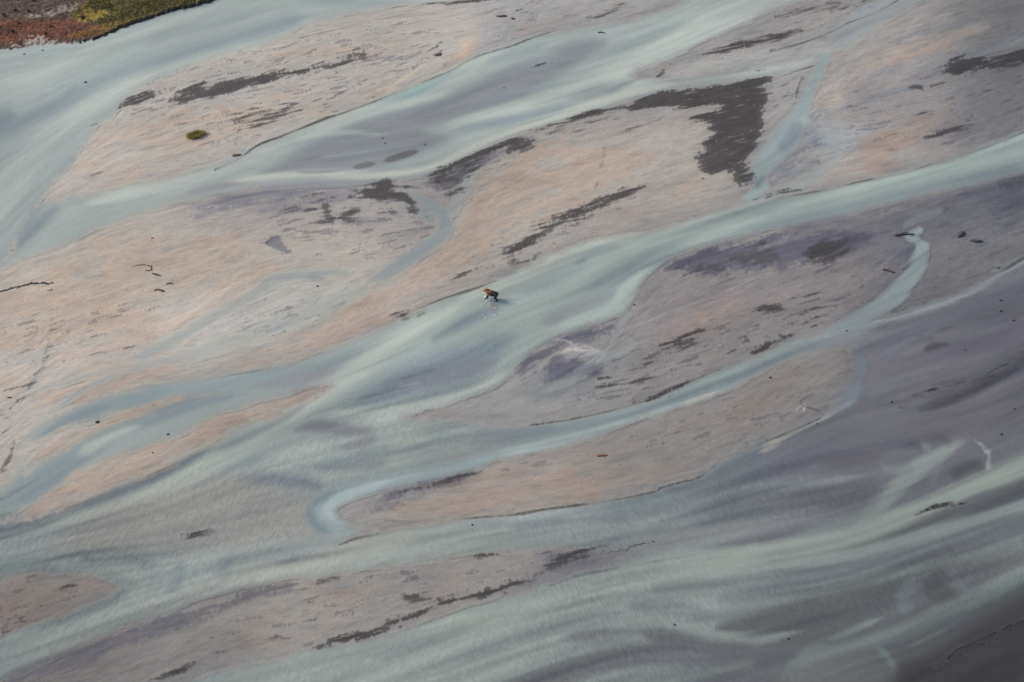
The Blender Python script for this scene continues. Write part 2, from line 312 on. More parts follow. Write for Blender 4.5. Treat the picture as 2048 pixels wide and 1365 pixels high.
F(S,BLUE,.6,8,"1000,862,3 900,876,6 820,890,8 740,910,8 680,924,7 620,934,6 560,928,5")
F('C',(116,130,146),.8,10,"478,955 520,946 570,948 620,956 645,966 640,982 600,980 540,976 490,972")
F('C',(122,132,146),.6,10,"640,932 700,925 770,918 760,935 700,942 650,942")
F(S,BLUE,.55,7,"560,905,3 500,925,6 450,945,6 400,970,4 340,990,4")
F('C',(132,146,158),.65,10,"960,862 1030,852 1100,848 1100,868 1040,884 990,898 950,900 935,885")
F(S,(182,188,182),.5,12,"860,860,10 820,880,14 780,890,12")
F(S,(150,150,160),.6,10,"700,720,4 660,742,8 600,756,8 540,766,6 480,776,5")
F('C',(166,164,160),.75,30,"100,1100 200,1020 340,985 460,950 560,985 640,1010 620,1060 500,1085 300,1100")
F(S,(110,124,134),.7,9,"150,1010,2 60,1040,6 0,1050,12 -80,1060,20")
F(S,BLUE,.5,9,"420,902,4 300,962,6 200,1000,7 120,1026,7")
F(S,(150,172,178),.7,8,"620,740,6 520,750,9 420,766,8 300,790,8 200,818,8")
F(S,BLUE,.65,8,"420,800,4 360,806,9 320,822,8 290,836,3")
F(S,BLUE,.7,7,"520,786,4 430,800,6 340,832,6 250,866,6 170,918,8 90,975,12 0,1020,14")
F(S,(184,198,192),.8,8,"300,850,3 240,866,9 190,890,11 140,920,11")
F(S,BLUE,.65,6,"240,806,5 180,826,9 120,850,10 70,880,10")
F(S,(120,122,140),.75,4,"100,825,7 120,800,6 150,778,4")
F(S,(140,158,168),.7,4,"250,742,2 215,755,4 175,772,4 150,790,4")
# dark reflection of the bear painted into the water, and its wake
F(S,(136,140,150),.75,5,"988,603,5 989,611,7 988,620,6 985,630,3",.5)
F(S,(128,134,144),.6,2,"998,598,1.2 1020,599,1 1046,600,.6",.3)
F(S,(136,142,150),.5,3,"1002,606,1.5 1020,609,1.2 1036,606,.6",.4)
# small left channels
F(S,(132,152,160),.8,4,"676,563,2 640,556,4 600,553,5 560,558,5 530,572,5")
F(S,(130,146,158),.7,4,"690,532,1 640,545,3 600,552,3")
F(S,(128,144,156),.75,4,"610,620,3 590,632,4 570,648,5 556,660,4")
F(S,(134,146,158),.7,4,"645,590,2 630,604,3 615,620,3")
F(S,(150,172,180),.8,6,"880,470,7 850,490,9 800,522,9 760,548,8 730,570,6")
F(S,(134,146,158),.7,6,"850,395,5 880,415,8 890,440,6")
# lower middle channel
F(S,(186,200,200),.8,6,"2120,480,5 2048,524,6 2000,550,6 1960,574,7 1900,600,7 1840,622,6 1780,638,5 1700,650,4 1640,672,5 1590,690,4")
F(S,(196,204,200),.7,4,"1836,610,3 1810,624,3 1780,634,3 1730,644,2")
F(S,BLUE,.65,6,"1700,664,4 1600,700,7 1500,742,8 1420,772,8 1340,802,7 1260,826,7 1180,846,7 1100,862,8 1030,872,9")
F(S,(178,196,196),.8,5,"1440,781,2 1380,802,5 1320,822,6 1240,848,6 1160,872,6 1080,892,7 1000,908,7 940,922,5")
F(S,(204,204,196),.8,2.5,"1443,779,1 1400,795,3 1360,807,2")
F(S,(170,188,190),.6,6,"1600,684,4 1520,718,6 1440,750,7 1360,784,6 1280,814,6 1180,836,5")
F(S,(128,134,150),.6,7,"1600,704,4 1660,690,7 1720,672,6")
F(S,(180,194,194),.6,5,"1800,510,4 1790,560,6 1740,610,6")
# hook
F(S,(112,130,142),.7,6,"632,1004,6 622,1025,6 632,1048,7 660,1064,8 690,1068,5")
F(S,(158,182,188),.7,8,"800,960,5 730,972,8 670,996,10 650,1020,12 670,1044,10")
F('C',(118,132,146),.8,9,"740,985 800,966 850,956 850,966 790,985 730,1010 700,1012")
F(S,(178,194,192),.7,6,"740,1036,4 722,1058,6 680,1080,6 600,1090,5 520,1095,4")
F('C',(118,138,152),.8,8,"552,1132 575,1110 610,1092 640,1084 620,1104 600,1128 575,1140")
# rippled lower channel tones
F(S,(182,190,184),.7,14,"880,1062,8 800,1076,14 700,1098,18 600,1130,18 500,1150,16 400,1180,16 300,1215,16 160,1270,16 0,1320,18")
F(S,BLUE,.5,10,"1100,1030,6 1020,1040,7 940,1052,6 880,1060,4")
F(S,(118,130,142),.6,7,"1160,1036,4 1080,1046,7 1010,1056,6")
F(S,(176,192,192),.7,6,"1260,1008,4 1160,1022,7 1060,1032,8 960,1042,8")
F(S,(108,104,108),.6,5,"1190,1040,3 1230,1040,5 1260,1042,3")
F(S,(120,138,150),.6,8,"320,1132,4 280,1124,7 240,1118,6")
F('C',(130,148,158),.65,9,"335,1185 350,1155 356,1130 366,1130 366,1155 352,1180")
F('C',(132,148,158),.55,9,"430,1150 440,1122 470,1108 470,1130 450,1150")
F(S,(120,132,140),.6,6,"172,1098,6 166,1104,6 175,1118,6 200,1122,3")
F(S,(178,190,186),.7,8,"170,1130,5 230,1134,6 270,1146,8 285,1170,9 270,1195,9 200,1230,10 100,1265,10 0,1290,12")
F(S,(112,122,132),.6,8,"252,1155,4 256,1172,7 235,1192,8 190,1215,6 120,1242,5 40,1268,4")
F('C',(104,102,110),.75,16,"0,1160 60,1140 110,1138 90,1150 30,1180 -60,1200 -60,1170")
F(S,(96,94,104),.75,8,"560,1166,2 500,1180,7 430,1205,9 360,1228,9 280,1250,8 180,1290,7 80,1330,8 0,1365,9 -60,1390,9")
# ------------------------------------------------------------------ lilac wet mud right of the lower bar (shallow film)
F('W',(160,170,174),.85,10,"1600,860 1660,830 1700,800 1760,800 1840,815 1900,800 1980,765 2048,728 2250,640 2300,760 2200,830 2048,912 1960,950 1870,990 1790,1020 1700,1045 1600,1070 1530,1080 1600,1060 1700,1015 1740,975 1700,930 1600,900 1560,890")
F(S,(196,194,186),.9,4,"1656,836,3 1630,846,4 1600,862,5 1570,880,6 1535,896,5 1515,906,3")
F(S,(186,186,180),.7,4,"1610,828,2 1590,845,3 1560,868,5 1530,886,4")
F('C',(120,140,150),.85,4,"1560,872 1585,852 1610,836 1636,826 1640,834 1612,848 1585,866 1565,876")
# right lilac mud below the lower middle channel
F('W',(160,168,174),.8,9,"1640,690 1720,665 1800,645 1880,625 1960,590 2048,540 2250,440 2300,560 2200,640 2048,700 1960,745 1890,790 1840,812 1760,808 1700,790 1660,800 1700,770 1710,730 1700,700 1660,690")
F(S,(138,150,160),.7,8,"1716,690,10 1722,720,14 1715,755,14 1700,785,12")
F(S,(134,138,152),.6,6,"1800,660,5 1795,700,6 1770,730,5")
F(S,(150,164,172),.6,7,"1700,790,10 1660,812,9 1630,830,6")
F(S,(150,152,158),.5,8,"1820,735,8 1780,765,8 1740,790,8")
F('C',(140,150,158),.5,8,"1690,790 1760,780 1800,770 1790,790 1740,805 1690,806")
# ------------------------------------------------------------------ wet lilac ground
L='L'
F(L,None,.9,16,"470,372 560,362 700,364 780,362 770,370 720,380 650,385 560,400 480,420 400,430 360,410 400,395")
F(L,None,.55,30,"420,430 560,380 780,372 860,380 880,440 850,490 780,500 680,460 560,470 470,470 400,460")
F(L,None,1,12,"1320,535 1400,505 1480,488 1600,470 1700,460 1720,480 1690,510 1620,530 1520,540 1420,542 1360,542")
F(L,None,.7,22,"1560,470 1700,430 1800,410 1960,375 2100,340 2100,420 1960,470 1860,480 1800,530 1700,530 1620,520")
F(L,None,.9,10,"1040,720 1095,690 1160,660 1235,645 1235,665 1215,690 1180,690 1130,690 1090,720 1050,745 1030,760")
F(L,None,.8,14,"1130,720 1210,700 1200,740 1190,760 1120,770 1090,750")
F(L,None,.9,10,"1500,345 1515,330 1560,310 1600,270 1620,235 1640,240 1630,290 1600,330 1560,360 1530,370 1500,380")
F(L,None,.5,20,"1700,760 1850,760 1980,720 2048,700 2048,760 1900,800 1760,810")
F(L,None,.6,16,"860,350 920,320 1000,290 1060,275 1040,300 980,320 930,360 890,380")
F(L,None,.7,14,"760,985 850,960 930,945 900,965 830,985 770,1005")
F(L,None,.45,30,"1700,150 1850,130 2048,100 2048,260 1900,290 1750,260 1700,220")
F(L,None,.55,20,"1120,1100 1220,1090 1280,1110 1240,1130 1140,1150 1060,1180 1000,1200 1040,1160")
# ------------------------------------------------------------------ peach dry sand
Pk='P'
F(Pk,None,.85,26,"100,400 150,340 190,280 250,240 400,225 520,195 640,190 560,235 470,290 380,330 280,360 160,395")
F(Pk,None,.8,20,"600,210 720,175 840,140 900,110 935,60 955,50 950,90 900,135 800,175 680,220 600,240")
F(Pk,None,.6,18,"530,105 640,90 760,80 860,90 760,110 640,115 540,120")
F(Pk,None,.9,30,"0,550 120,510 240,480 380,478 460,460 540,500 560,540 500,580 420,630 330,680 200,720 60,760 0,790 -200,800 -200,640")
F(Pk,None,.9,14,"150,740 200,720 260,715 300,740 250,752 180,770 130,800 60,815 90,770")
F(Pk,None,.9,14,"180,770 260,745 330,730 400,735 340,755 260,772 190,800 130,815")
F(Pk,None,.9,16,"270,730 330,700 400,680 470,690 440,710 380,725 330,745 280,755")
F(Pk,None,.95,20,"470,745 560,690 650,640 730,580 800,540 870,500 930,440 960,380 1000,330 1060,300 1160,280 1260,285 1300,310 1280,350 1180,400 1060,440 960,510 900,560 840,600 780,640 700,685 600,715 520,735")
F(Pk,None,.55,24,"1240,430 1320,390 1400,350 1460,345 1420,380 1340,420 1260,445 1180,470")
F(Pk,None,.9,16,"60,1025 150,955 240,915 345,880 395,850 470,815 580,785 655,775 560,828 440,878 340,930 200,985")
F(Pk,None,.9,12,"90,885 150,860 250,830 330,806 400,793 330,812 230,848 150,886 90,915")
F(Pk,None,.85,26,"760,1052 800,1015 880,985 980,950 1080,930 1200,935 1300,920 1360,940 1300,970 1200,995 1080,1015 960,1030 840,1050")
F(Pk,None,.55,26,"1080,900 1200,870 1340,830 1460,790 1560,740 1600,760 1540,830 1440,890 1300,920 1180,930")
F(Pk,None,.75,14,"0,1190 80,1160 180,1150 225,1165 180,1200 80,1240 0,1265")
F(Pk,None,.6,24,"480,1260 560,1180 660,1170 740,1180 700,1240 600,1280 520,1300")
F(Pk,None,.5,20,"860,1160 900,1135 960,1140 940,1160 880,1180")
F(Pk,None,1,14,"1670,185 1700,150 1760,110 1840,80 1920,50 1970,60 1900,90 1800,120 1740,140 1700,180 1670,210 1650,200")
F(Pk,None,.8,18,"1690,350 1720,290 1760,250 1840,240 1900,220 1880,260 1820,300 1780,340 1700,365 1640,370")
F(Pk,None,.6,18,"1340,650 1400,630 1460,600 1520,580 1500,620 1420,650 1350,675 1310,690")
F(Pk,None,.5,14,"1440,600 1520,580 1560,570 1540,590 1460,620")
F(Pk,None,.5,20,"1060,180 1030,60 1090,40 1040,80 1000,90")
F(Pk,None,.5,18,"1050,60 1120,30 1190,5 1240,0 1190,25 1100,55 1050,75")
# ------------------------------------------------------------------ grey ground tones
G='G'
F(G,(190,190,188),.6,20,"320,620 440,580 560,560 640,560 720,570 700,610 600,660 480,690 420,720 350,730 320,690")
F(G,(186,188,190),.5,24,"60,700 200,690 320,690 330,720 240,735 120,750 0,770 0,720")
F(G,(176,166,162),.5,30,"1300,590 1500,540 1700,530 1790,520 1760,590 1640,650 1500,680 1360,700 1280,660")
F(G,(196,190,182),.8,6,"1130,702 1140,690 1160,688 1180,694 1200,698 1190,708 1170,716 1140,710 1128,708")
F(G,(194,188,180),.75,4,"1192,725 1196,716 1210,710 1206,722")
F(G,(190,192,186),.6,8,"1660,190 1672,150 1690,140 1680,180 1690,210 1660,215")
F(G,(196,192,188),.6,8,"1600,360 1660,330 1720,300 1690,330 1640,360 1580,385")
F(G,(198,190,182),.7,5,"1330,152 1340,136 1370,130 1420,126 1520,112 1500,130 1400,148")
F(G,(168,173,173),.6,16,"1560,330 1600,300 1660,240 1700,260 1720,290 1680,320 1620,350 1560,370")
F(G,(200,184,164),.4,4,"928,70 936,80 934,100 930,112 925,104 926,88")
F('GS',(206,190,172),.5,4,"850,130,3 820,150,4 790,170,5 770,190,3")
F('GS',(196,196,192),.6,4,"508,96,2 520,106,2")
F('GS',(196,192,188),.6,3,"630,80,1 560,92,2 540,96,1")
F('GS',(204,202,196),.7,1.5,"1165,690,1.5 1180,697,2 1196,700,1.5")
F('GS',(204,202,196),.7,1.5,"1140,684,1.5 1152,690,2")
F('GS',(186,182,178),.5,2,"1262,600,1 1268,625,1.5 1258,650,1")
F('GS',(186,180,176),.5,1.5,"1340,540,1 1310,552,1 1290,560,1")
# ------------------------------------------------------------------ dark silt
D='D'; DS='DS'
F(D,None,1,5,"236,220 245,205 256,194 290,186 340,180 400,170 470,160 520,153 560,145 640,130 690,115 725,102 735,110 700,128 650,140 600,150 560,152 545,165 500,172 470,184 430,196 380,205 340,208 360,192 330,192 300,206 260,216")
F(D,None,.66,14,"470,235 520,220 570,210 600,212 580,230 560,245 520,256 480,258")
F(D,None,.45,24,"560,205 640,190 720,195 700,215 640,228 560,240")
F(D,None,1,5,"1245,214 1290,196 1350,182 1420,172 1480,162 1530,152 1545,156 1530,172 1536,185 1528,215 1530,240 1520,270 1505,300 1500,325 1505,345 1490,362 1480,372 1460,350 1420,345 1400,330 1396,310 1410,300 1400,285 1420,275 1426,250 1400,245 1380,240 1396,228 1420,225 1440,215 1425,212 1390,216 1340,220 1320,212 1280,216")
F(D,None,.75,5,"1480,345 1500,340 1512,352 1500,370 1495,385 1490,372 1460,360 1470,350")
F(DS,None,.85,6,"1250,212,5 1180,230,8 1110,250,7 1060,262,5")
F(DS,None,.55,12,"1240,235,3 1180,245,9 1100,265,9")
F(DS,None,.5,8,"1330,232,3 1290,250,5 1250,265,4 1230,272,2")
F(D,None,.8,8,"860,345 920,322 980,295 1040,275 1064,274 1050,286 1000,298 960,315 930,340 900,360 880,380 868,370")
F(D,None,.6,10,"890,345 960,330 940,355 930,385 900,400 880,392")
F(D,None,.8,4,"1024,285 1060,275 1068,285 1050,300 1030,302 1020,310 1010,300")
F(D,None,1,4,"700,383 730,372 760,364 778,361 782,372 800,380 820,388 830,400 838,420 838,430 822,428 810,418 800,410 780,392 750,398 735,395 725,385")
F(D,None,.6,6,"640,400 650,405 662,402 660,420 664,435 655,445 640,440 645,420")
F(D,None,.9,4,"684,432 690,422 718,420 715,435 700,445 690,440")
F(DS,None,.75,4,"600,428,2 618,422,4 630,420,2")
F(DS,None,.75,4,"612,395,2 640,386,5 655,383,3")
F(DS,None,.6,4,"640,440,3 665,448,3 680,450,2")
F(DS,None,.5,6,"760,425,3 790,430,6 800,435,3")
F(DS,None,.8,3,"1060,137,3 1080,132,4 1105,128,2")
F(DS,None,.6,4,"1030,158,2 1050,152,3 1070,140,3")
F(DS,None,.85,5,"1370,118,3 1400,110,6 1440,102,8 1490,90,11 1540,76,12 1580,66,9 1602,58,4")
F(DS,None,.9,2.5,"1316,154,3 1322,146,4 1332,134,3 1350,122,2 1380,110,2")
F(DS,None,.55,7,"1550,34,4 1600,22,11 1660,12,13 1720,2,12 1780,-10,10")
F(D,None,1,5,"1884,140 1905,127 1940,117 2000,111 2048,100 2150,82 2150,112 2048,126 2000,136 1950,145 1910,147")
F(DS,None,.6,7,"1862,176,4 1890,165,6 1920,150,4")
F(DS,None,.75,3,"1820,174,3 1835,172,4 1845,180,3")
F(DS,None,.75,5,"1850,276,5 1880,268,6 1910,258,5 1930,245,3 1945,232,2")
F(DS,None,.65,5,"1815,235,3 1830,230,6 1850,226,3")
F(DS,None,.5,6,"1695,212,2 1720,216,4 1740,212,2")
F(D,None,.78,7,"900,560 930,540 980,515 1030,490 1080,455 1140,425 1180,405 1220,395 1280,370 1290,375 1250,400 1200,420 1160,438 1120,455 1080,478 1060,500 1020,515 980,530 930,550 910,562")
F(D,None,.6,6,"1020,515 1060,520 1080,500 1110,480 1090,500 1060,525 1020,540")
F(D,None,.75,4,"785,632 810,628 835,625 850,624 830,632 808,640 800,635")
F(DS,None,.75,3,"1505,400,2 1540,388,4 1580,380,4 1600,382,2")
F(D,None,.75,6,"1620,495 1650,480 1680,478 1700,486 1690,505 1650,520 1620,530 1610,510")
F(DS,None,.6,3,"1495,495,2 1510,490,4 1530,485,2")
F(D,None,1,4,"1498,702 1540,682 1580,660 1620,640 1640,632 1628,645 1600,660 1570,676 1530,695 1510,706")
F(D,None,.7,4,"1505,615 1520,610 1545,608 1570,616 1560,626 1540,630 1525,622 1508,622")
F(DS,None,.65,4,"1580,600,3 1610,594,4 1650,585,2")
F(DS,None,.5,5,"1600,630,3 1640,615,4")
F(DS,None,.7,3,"1718,575,2 1735,556,3 1750,540,3 1762,532,2")
F(DS,None,.85,2,"1790,472,1 1806,470,3 1826,468,2")
F(D,None,.6,8,"1270,720 1310,700 1350,685 1390,668 1370,690 1330,705 1290,735 1250,740")
F(D,None,.85,4,"1252,808 1270,797 1310,788 1350,772 1380,762 1350,780 1310,798 1265,810")
F(DS,None,.6,5,"1195,755,3 1215,757,5 1230,758,3")
F(DS,None,.55,5,"1200,775,2 1225,772,4 1240,768,2")
F(DS,None,.5,6,"1480,700,3 1500,685,4 1510,675,3")
F(DS,None,.7,4,"1845,785,1 1900,770,3 1950,762,3 1990,752,4")
F(DS,None,.6,4,"1800,795,2 1850,785,3 1900,775,2")
F(DS,None,.6,4,"1830,672,2 1860,668,4")
F(D,None,.7,10,"1070,1140 1110,1115 1160,1095 1210,1090 1190,1105 1140,1125 1080,1145 1040,1160")
F(D,None,.85,3,"640,1290 660,1278 700,1265 740,1250 800,1230 860,1215 900,1200 930,1190 920,1200 880,1222 820,1240 760,1262 700,1280 650,1292")
F(D,None,.8,3,"925,1190 960,1180 1000,1172 1020,1165 1040,1170 1000,1185 950,1195")
F(DS,None,.9,3,"806,1196,2 825,1195,5 846,1195,2")
F(DS,None,.7,3,"928,1122,3 950,1112,5 985,1108,5 1010,1108,2")
F(DS,None,.7,3,"640,1162,4 660,1158,3 675,1156,2")
F(DS,None,.65,3,"720,1162,3 740,1150,3")
F(DS,None,.65,3,"380,1285,3 400,1280,2 440,1272,1 500,1260,1")
F(DS,None,.7,3,"300,1360,4 340,1350,4 370,1343,4 390,1338,2")
F(DS,None,.55,4,"432,1308,3 450,1302,4 470,1295,2")
F(DS,None,.55,4,"545,1280,3 570,1275,3 580,1282,2")
F(DS,None,.75,2,"360,1072,2 385,1068,3 420,1064,1")
F(DS,None,.6,2,"395,1050,1 440,1045,1 470,1038,1")
F(DS,None,.9,2,"122,1178,2 140,1172,5 155,1172,3")
F(DS,None,.7,2,"15,1240,3 30,1235,3 48,1235,2")
F(DS,None,.85,3,"800,985,2 850,975,4 900,962,3 960,945,1")
F(DS,None,.8,6,"1870,1330,3 1930,1300,8 2000,1270,10 2060,1240,12")
F(DS,None,.8,2.5,"1830,1028,2 1870,1012,4 1920,1010,4 1950,1000,2")
F(DS,None,.55,6,"500,215,4 540,222,8 580,222,6")
F(DS,None,.8,3,"856,103,2 870,95,4 880,85,2")
F(DS,None,.75,3,"870,112,2 880,106,4")
F(DS,None,.6,4,"890,130,3 900,120,3 905,112,2")
F(DS,None,.6,3,"890,142,2 910,132,3")
F(DS,None,.85,3,"840,10,1 880,6,3 960,0,4 1040,-12,4")
F(DS,None,.6,4,"1176,38,3 1210,30,4 1250,5,3")
F(DS,None,.6,4,"1190,5,3 1220,0,5 1260,-5,3")
F(DS,None,.6,3,"1030,22,3 1050,12,3 1070,2,2")
F(DS,None,.9,3,"2000,55,1 2020,52,1")
F(DS,None,.8,3,"186,250,2 198,248,3 210,248,1")
F(DS,None,.45,7,"190,302,3 240,285,4 300,270,3")
F(DS,None,.5,6,"150,355,3 180,350,6 210,345,3")
F(DS,None,.9,2,"20,818,2 40,800,3 60,795,1")
F(DS,None,.55,6,"0,820,8 20,845,5 10,870,4")
F(DS,None,.75,3,"30,875,3 24,900,4 14,925,5 5,940,5")
F(DS,None,.55,3,"105,690,3 95,715,4 80,742,5 65,765,4 45,795,4")
F(DS,None,.4,5,"110,640,2 105,670,3 100,690,3")
F(DS,None,.5,3,"110,728,2 160,715,2 230,700,2 280,690,1")
F(DS,None,.55,3,"0,780,2 40,775,3 70,765,3")
# flecks
Fk='F'
F(Fk,None,.8,30,"340,150 520,110 700,60 850,50 880,100 820,160 700,200 560,260 440,300 300,250 240,240 270,190")
F(Fk,None,.5,30,"150,380 250,330 480,300 300,350")
F(Fk,None,.55,40,"0,620 200,600 340,560 330,640 200,700 0,760")
F(Fk,None,.9,30,"560,400 700,380 850,400 860,470 760,520 600,500 540,460")
F(Fk,None,.8,30,"880,330 1000,300 1080,290 960,380 900,400")
F(Fk,None,.6,30,"900,540 1080,440 1300,370 1280,400 1100,490 940,570")
F(Fk,None,.9,24,"1180,800 1200,740 1320,690 1480,630 1640,600 1620,650 1480,710 1360,770 1250,810")
F(Fk,None,.6,24,"1480,640 1520,600 1660,570 1740,560 1680,620 1560,680")
F(Fk,None,.5,40,"1660,240 1760,170 1900,120 2048,60 2048,260 1900,300 1760,330")
F(Fk,None,.5,30,"1000,10 1250,0 1180,60 1000,90")
F(Fk,None,.55,40,"1040,880 1300,830 1600,740 1560,860 1300,920 1040,960")
F(Fk,None,.8,24,"620,1170 800,1140 1020,1110 1100,1120 1000,1180 860,1210 700,1260 600,1230")
F(Fk,None,.5,40,"380,1280 600,1200 700,1280 500,1330")
F(Fk,None,.6,20,"0,1180 120,1160 180,1180 80,1250 0,1260")
F(Fk,None,.6,20,"1480,90 1700,20 1800,-20 1760,20 1600,80 1400,130")
F(Fk,None,.6,30,"1700,760 1850,740 1960,690 2048,680 1940,760 1800,800")
F(Fk,None,.5,30,"1700,540 1850,500 2000,500 1950,560 1840,600 1700,620")
F(Fk,None,.6,20,"480,620 620,590 720,600 600,660 480,690")
F(Fk,None,.6,20,"1550,160 1600,130 1640,120 1600,180 1560,240 1530,300 1500,330")
F(Fk,None,.7,30,"1800,1365 1900,1290 2048,1200 2048,1365")
# ------------------------------------------------------------------ cut banks: dark wet rims with the bank shade painted in
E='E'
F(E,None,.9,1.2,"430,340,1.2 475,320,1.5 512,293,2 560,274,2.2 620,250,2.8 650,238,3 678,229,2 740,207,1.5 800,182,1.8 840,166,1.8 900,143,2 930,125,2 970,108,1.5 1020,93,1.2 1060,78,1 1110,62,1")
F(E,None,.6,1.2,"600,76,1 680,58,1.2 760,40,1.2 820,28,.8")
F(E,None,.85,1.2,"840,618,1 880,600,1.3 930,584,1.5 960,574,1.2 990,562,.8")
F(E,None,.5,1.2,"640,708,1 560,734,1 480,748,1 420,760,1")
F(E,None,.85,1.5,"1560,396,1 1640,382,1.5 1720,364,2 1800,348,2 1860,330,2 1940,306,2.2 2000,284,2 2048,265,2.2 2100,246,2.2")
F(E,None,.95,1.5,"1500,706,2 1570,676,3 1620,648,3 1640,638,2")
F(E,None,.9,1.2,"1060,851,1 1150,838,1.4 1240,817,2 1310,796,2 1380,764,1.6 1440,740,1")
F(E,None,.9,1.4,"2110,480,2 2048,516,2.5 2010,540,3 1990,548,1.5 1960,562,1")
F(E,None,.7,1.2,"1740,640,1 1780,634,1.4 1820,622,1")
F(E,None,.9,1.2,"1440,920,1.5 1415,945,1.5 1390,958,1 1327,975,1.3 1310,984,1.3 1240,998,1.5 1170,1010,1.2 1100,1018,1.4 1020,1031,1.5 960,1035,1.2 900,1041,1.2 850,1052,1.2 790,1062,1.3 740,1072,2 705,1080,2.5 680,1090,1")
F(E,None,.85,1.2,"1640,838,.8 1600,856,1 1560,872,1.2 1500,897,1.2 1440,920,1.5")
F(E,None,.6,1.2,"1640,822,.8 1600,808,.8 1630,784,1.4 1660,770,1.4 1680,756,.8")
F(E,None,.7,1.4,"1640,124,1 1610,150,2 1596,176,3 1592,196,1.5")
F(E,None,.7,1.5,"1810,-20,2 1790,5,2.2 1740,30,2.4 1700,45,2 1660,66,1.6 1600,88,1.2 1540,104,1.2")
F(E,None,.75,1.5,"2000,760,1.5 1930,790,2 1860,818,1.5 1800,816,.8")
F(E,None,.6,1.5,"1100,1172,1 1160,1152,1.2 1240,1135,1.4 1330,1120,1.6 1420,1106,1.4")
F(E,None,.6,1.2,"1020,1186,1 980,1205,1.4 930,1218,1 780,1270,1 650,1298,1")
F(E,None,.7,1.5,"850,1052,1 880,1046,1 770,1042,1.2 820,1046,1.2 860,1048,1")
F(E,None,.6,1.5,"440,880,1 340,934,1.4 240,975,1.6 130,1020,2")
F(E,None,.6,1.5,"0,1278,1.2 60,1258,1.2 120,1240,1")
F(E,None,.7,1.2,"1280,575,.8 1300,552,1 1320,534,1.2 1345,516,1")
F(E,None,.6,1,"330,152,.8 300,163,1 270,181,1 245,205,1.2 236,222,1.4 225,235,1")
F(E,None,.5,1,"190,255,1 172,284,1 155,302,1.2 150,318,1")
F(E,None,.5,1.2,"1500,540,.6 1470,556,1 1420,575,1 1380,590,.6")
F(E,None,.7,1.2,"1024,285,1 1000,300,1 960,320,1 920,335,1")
# left long dark bank and small arcs
# ripple strength (R) and calm
F('R',None,1,60,"-200,1050 200,1000 500,900 640,830 780,760 900,720 1020,690 1010,760 960,820 1000,880 900,920 740,960 620,1010 640,1100 880,1050 1100,1020 1330,975 1500,930 1740,960 1740,1010 1500,1080 1300,1110 1400,1150 1700,1120 2048,1060 2048,1200 1700,1240 1400,1280 1700,1420 1000,1500 400,1400 700,1290 1000,1200 1100,1120 800,1130 500,1170 0,1370 -200,1420")
# ------------------------------------------------------------------ regional tones of silt and water, light fall-off towards right and bottom painted in
T='T'; TW='TW'
F(T,(184,178,169),1,60,"-400,-200 1000,-200 1010,60 960,130 700,240 480,330 200,400 -400,420")
F(T,(181,174,164),1,60,"-400,420 200,400 480,360 760,370 860,430 880,480 760,570 560,700 300,780 300,850 -400,1080")
F(T,(171,164,155),1,50,"480,750 740,560 900,430 1000,310 1200,240 1400,230 1480,380 1250,460 1060,540 880,610 700,700")
F(T,(176,168,157),1,40,"-100,1060 300,860 640,760 680,790 420,920 -50,1080")
F(T,(165,163,160),1,50,"960,110 1060,70 1300,20 1380,-100 1000,-100")
F(T,(160,157,153),1,60,"1300,160 1340,120 1600,40 1820,-60 1900,60 1700,180 1640,360 1540,390 1480,300 1540,160")
F(T,(163,157,151),1,70,"1640,180 1760,60 1850,60 1880,240 1850,320 1640,390")
F(T,(110,110,111),1,130,"1930,-100 2300,-200 2300,300 2048,262 1980,290 1930,160")
F(T,(140,136,134),1,50,"1280,560 1420,500 1700,440 1780,520 1720,600 1480,700 1270,800 1180,800 1230,720")
F(T,(119,119,121),1,50,"1720,520 1840,430 2048,340 2400,300 2300,600 2048,510 1960,570 1820,620 1720,640")
F(T,(160,151,142),1,60,"700,1090 760,1000 960,930 1180,890 1240,990 1000,1040")
F(T,(135,131,127),1,60,"1160,880 1420,790 1720,680 1720,760 1600,860 1430,930 1240,1000")
F(T,(148,148,145),1,60,"380,1100 640,1000 900,850 1020,740 1220,700 1240,790 1020,860 900,940 640,1080")
F(T,(152,147,140),1,60,"380,1330 480,1170 800,1130 1020,1100 1080,1150 900,1230 640,1310")
F(T,(134,131,127),1,60,"200,1400 260,1260 480,1180 500,1300 420,1400")
F(T,(112,109,106),1,60,"-300,1480 -100,1340 200,1270 260,1290 200,1420")
F(T,(118,112,107),1,40,"-300,1300 -100,1180 120,1140 250,1160 200,1220 0,1290")
F(T,(112,111,114),1,60,"1060,1170 1120,1110 1240,1090 1400,1080 1420,1110 1250,1150 1080,1190")
F(T,(70,70,71),1,80,"1700,1500 1750,1330 1900,1260 2048,1160 2300,1050 2400,1500")
F(TW,(158,166,163),1,60,"-400,-300 2000,-300 1500,100 900,350 300,440 -100,620 -400,700")
F(TW,(150,157,156),1,50,"-200,200 60,220 130,280 40,500 -200,560")
F(TW,(150,158,157),1,50,"1600,-100 1800,-100 1700,200 1600,380 1500,360")
F(TW,(154,163,160),1,60,"480,760 900,580 1200,460 1600,400 1620,470 1330,540 1240,650 1010,760 700,850")
F(TW,(138,148,147),1,60,"1560,380 2048,240 2400,100 2400,400 2048,380 1560,460")
F(TW,(150,157,156),1,60,"-300,900 100,820 700,690 740,760 400,930 0,1060 -300,1150")
F(TW,(148,155,152),1,60,"200,1060 500,900 800,820 1010,860 900,940 640,1100 200,1140")
F(TW,(124,132,131),1,80,"-300,1080 60,1050 260,1010 300,1130 260,1270 -300,1480")
F(TW,(138,147,147),1,50,"860,940 1000,850 1300,800 1600,670 1760,640 1780,650 1500,760 1200,890 940,960")
F(TW,(118,124,132),1,40,"1740,640 1900,590 2048,500 2200,420 2200,520 2000,590 1860,640")
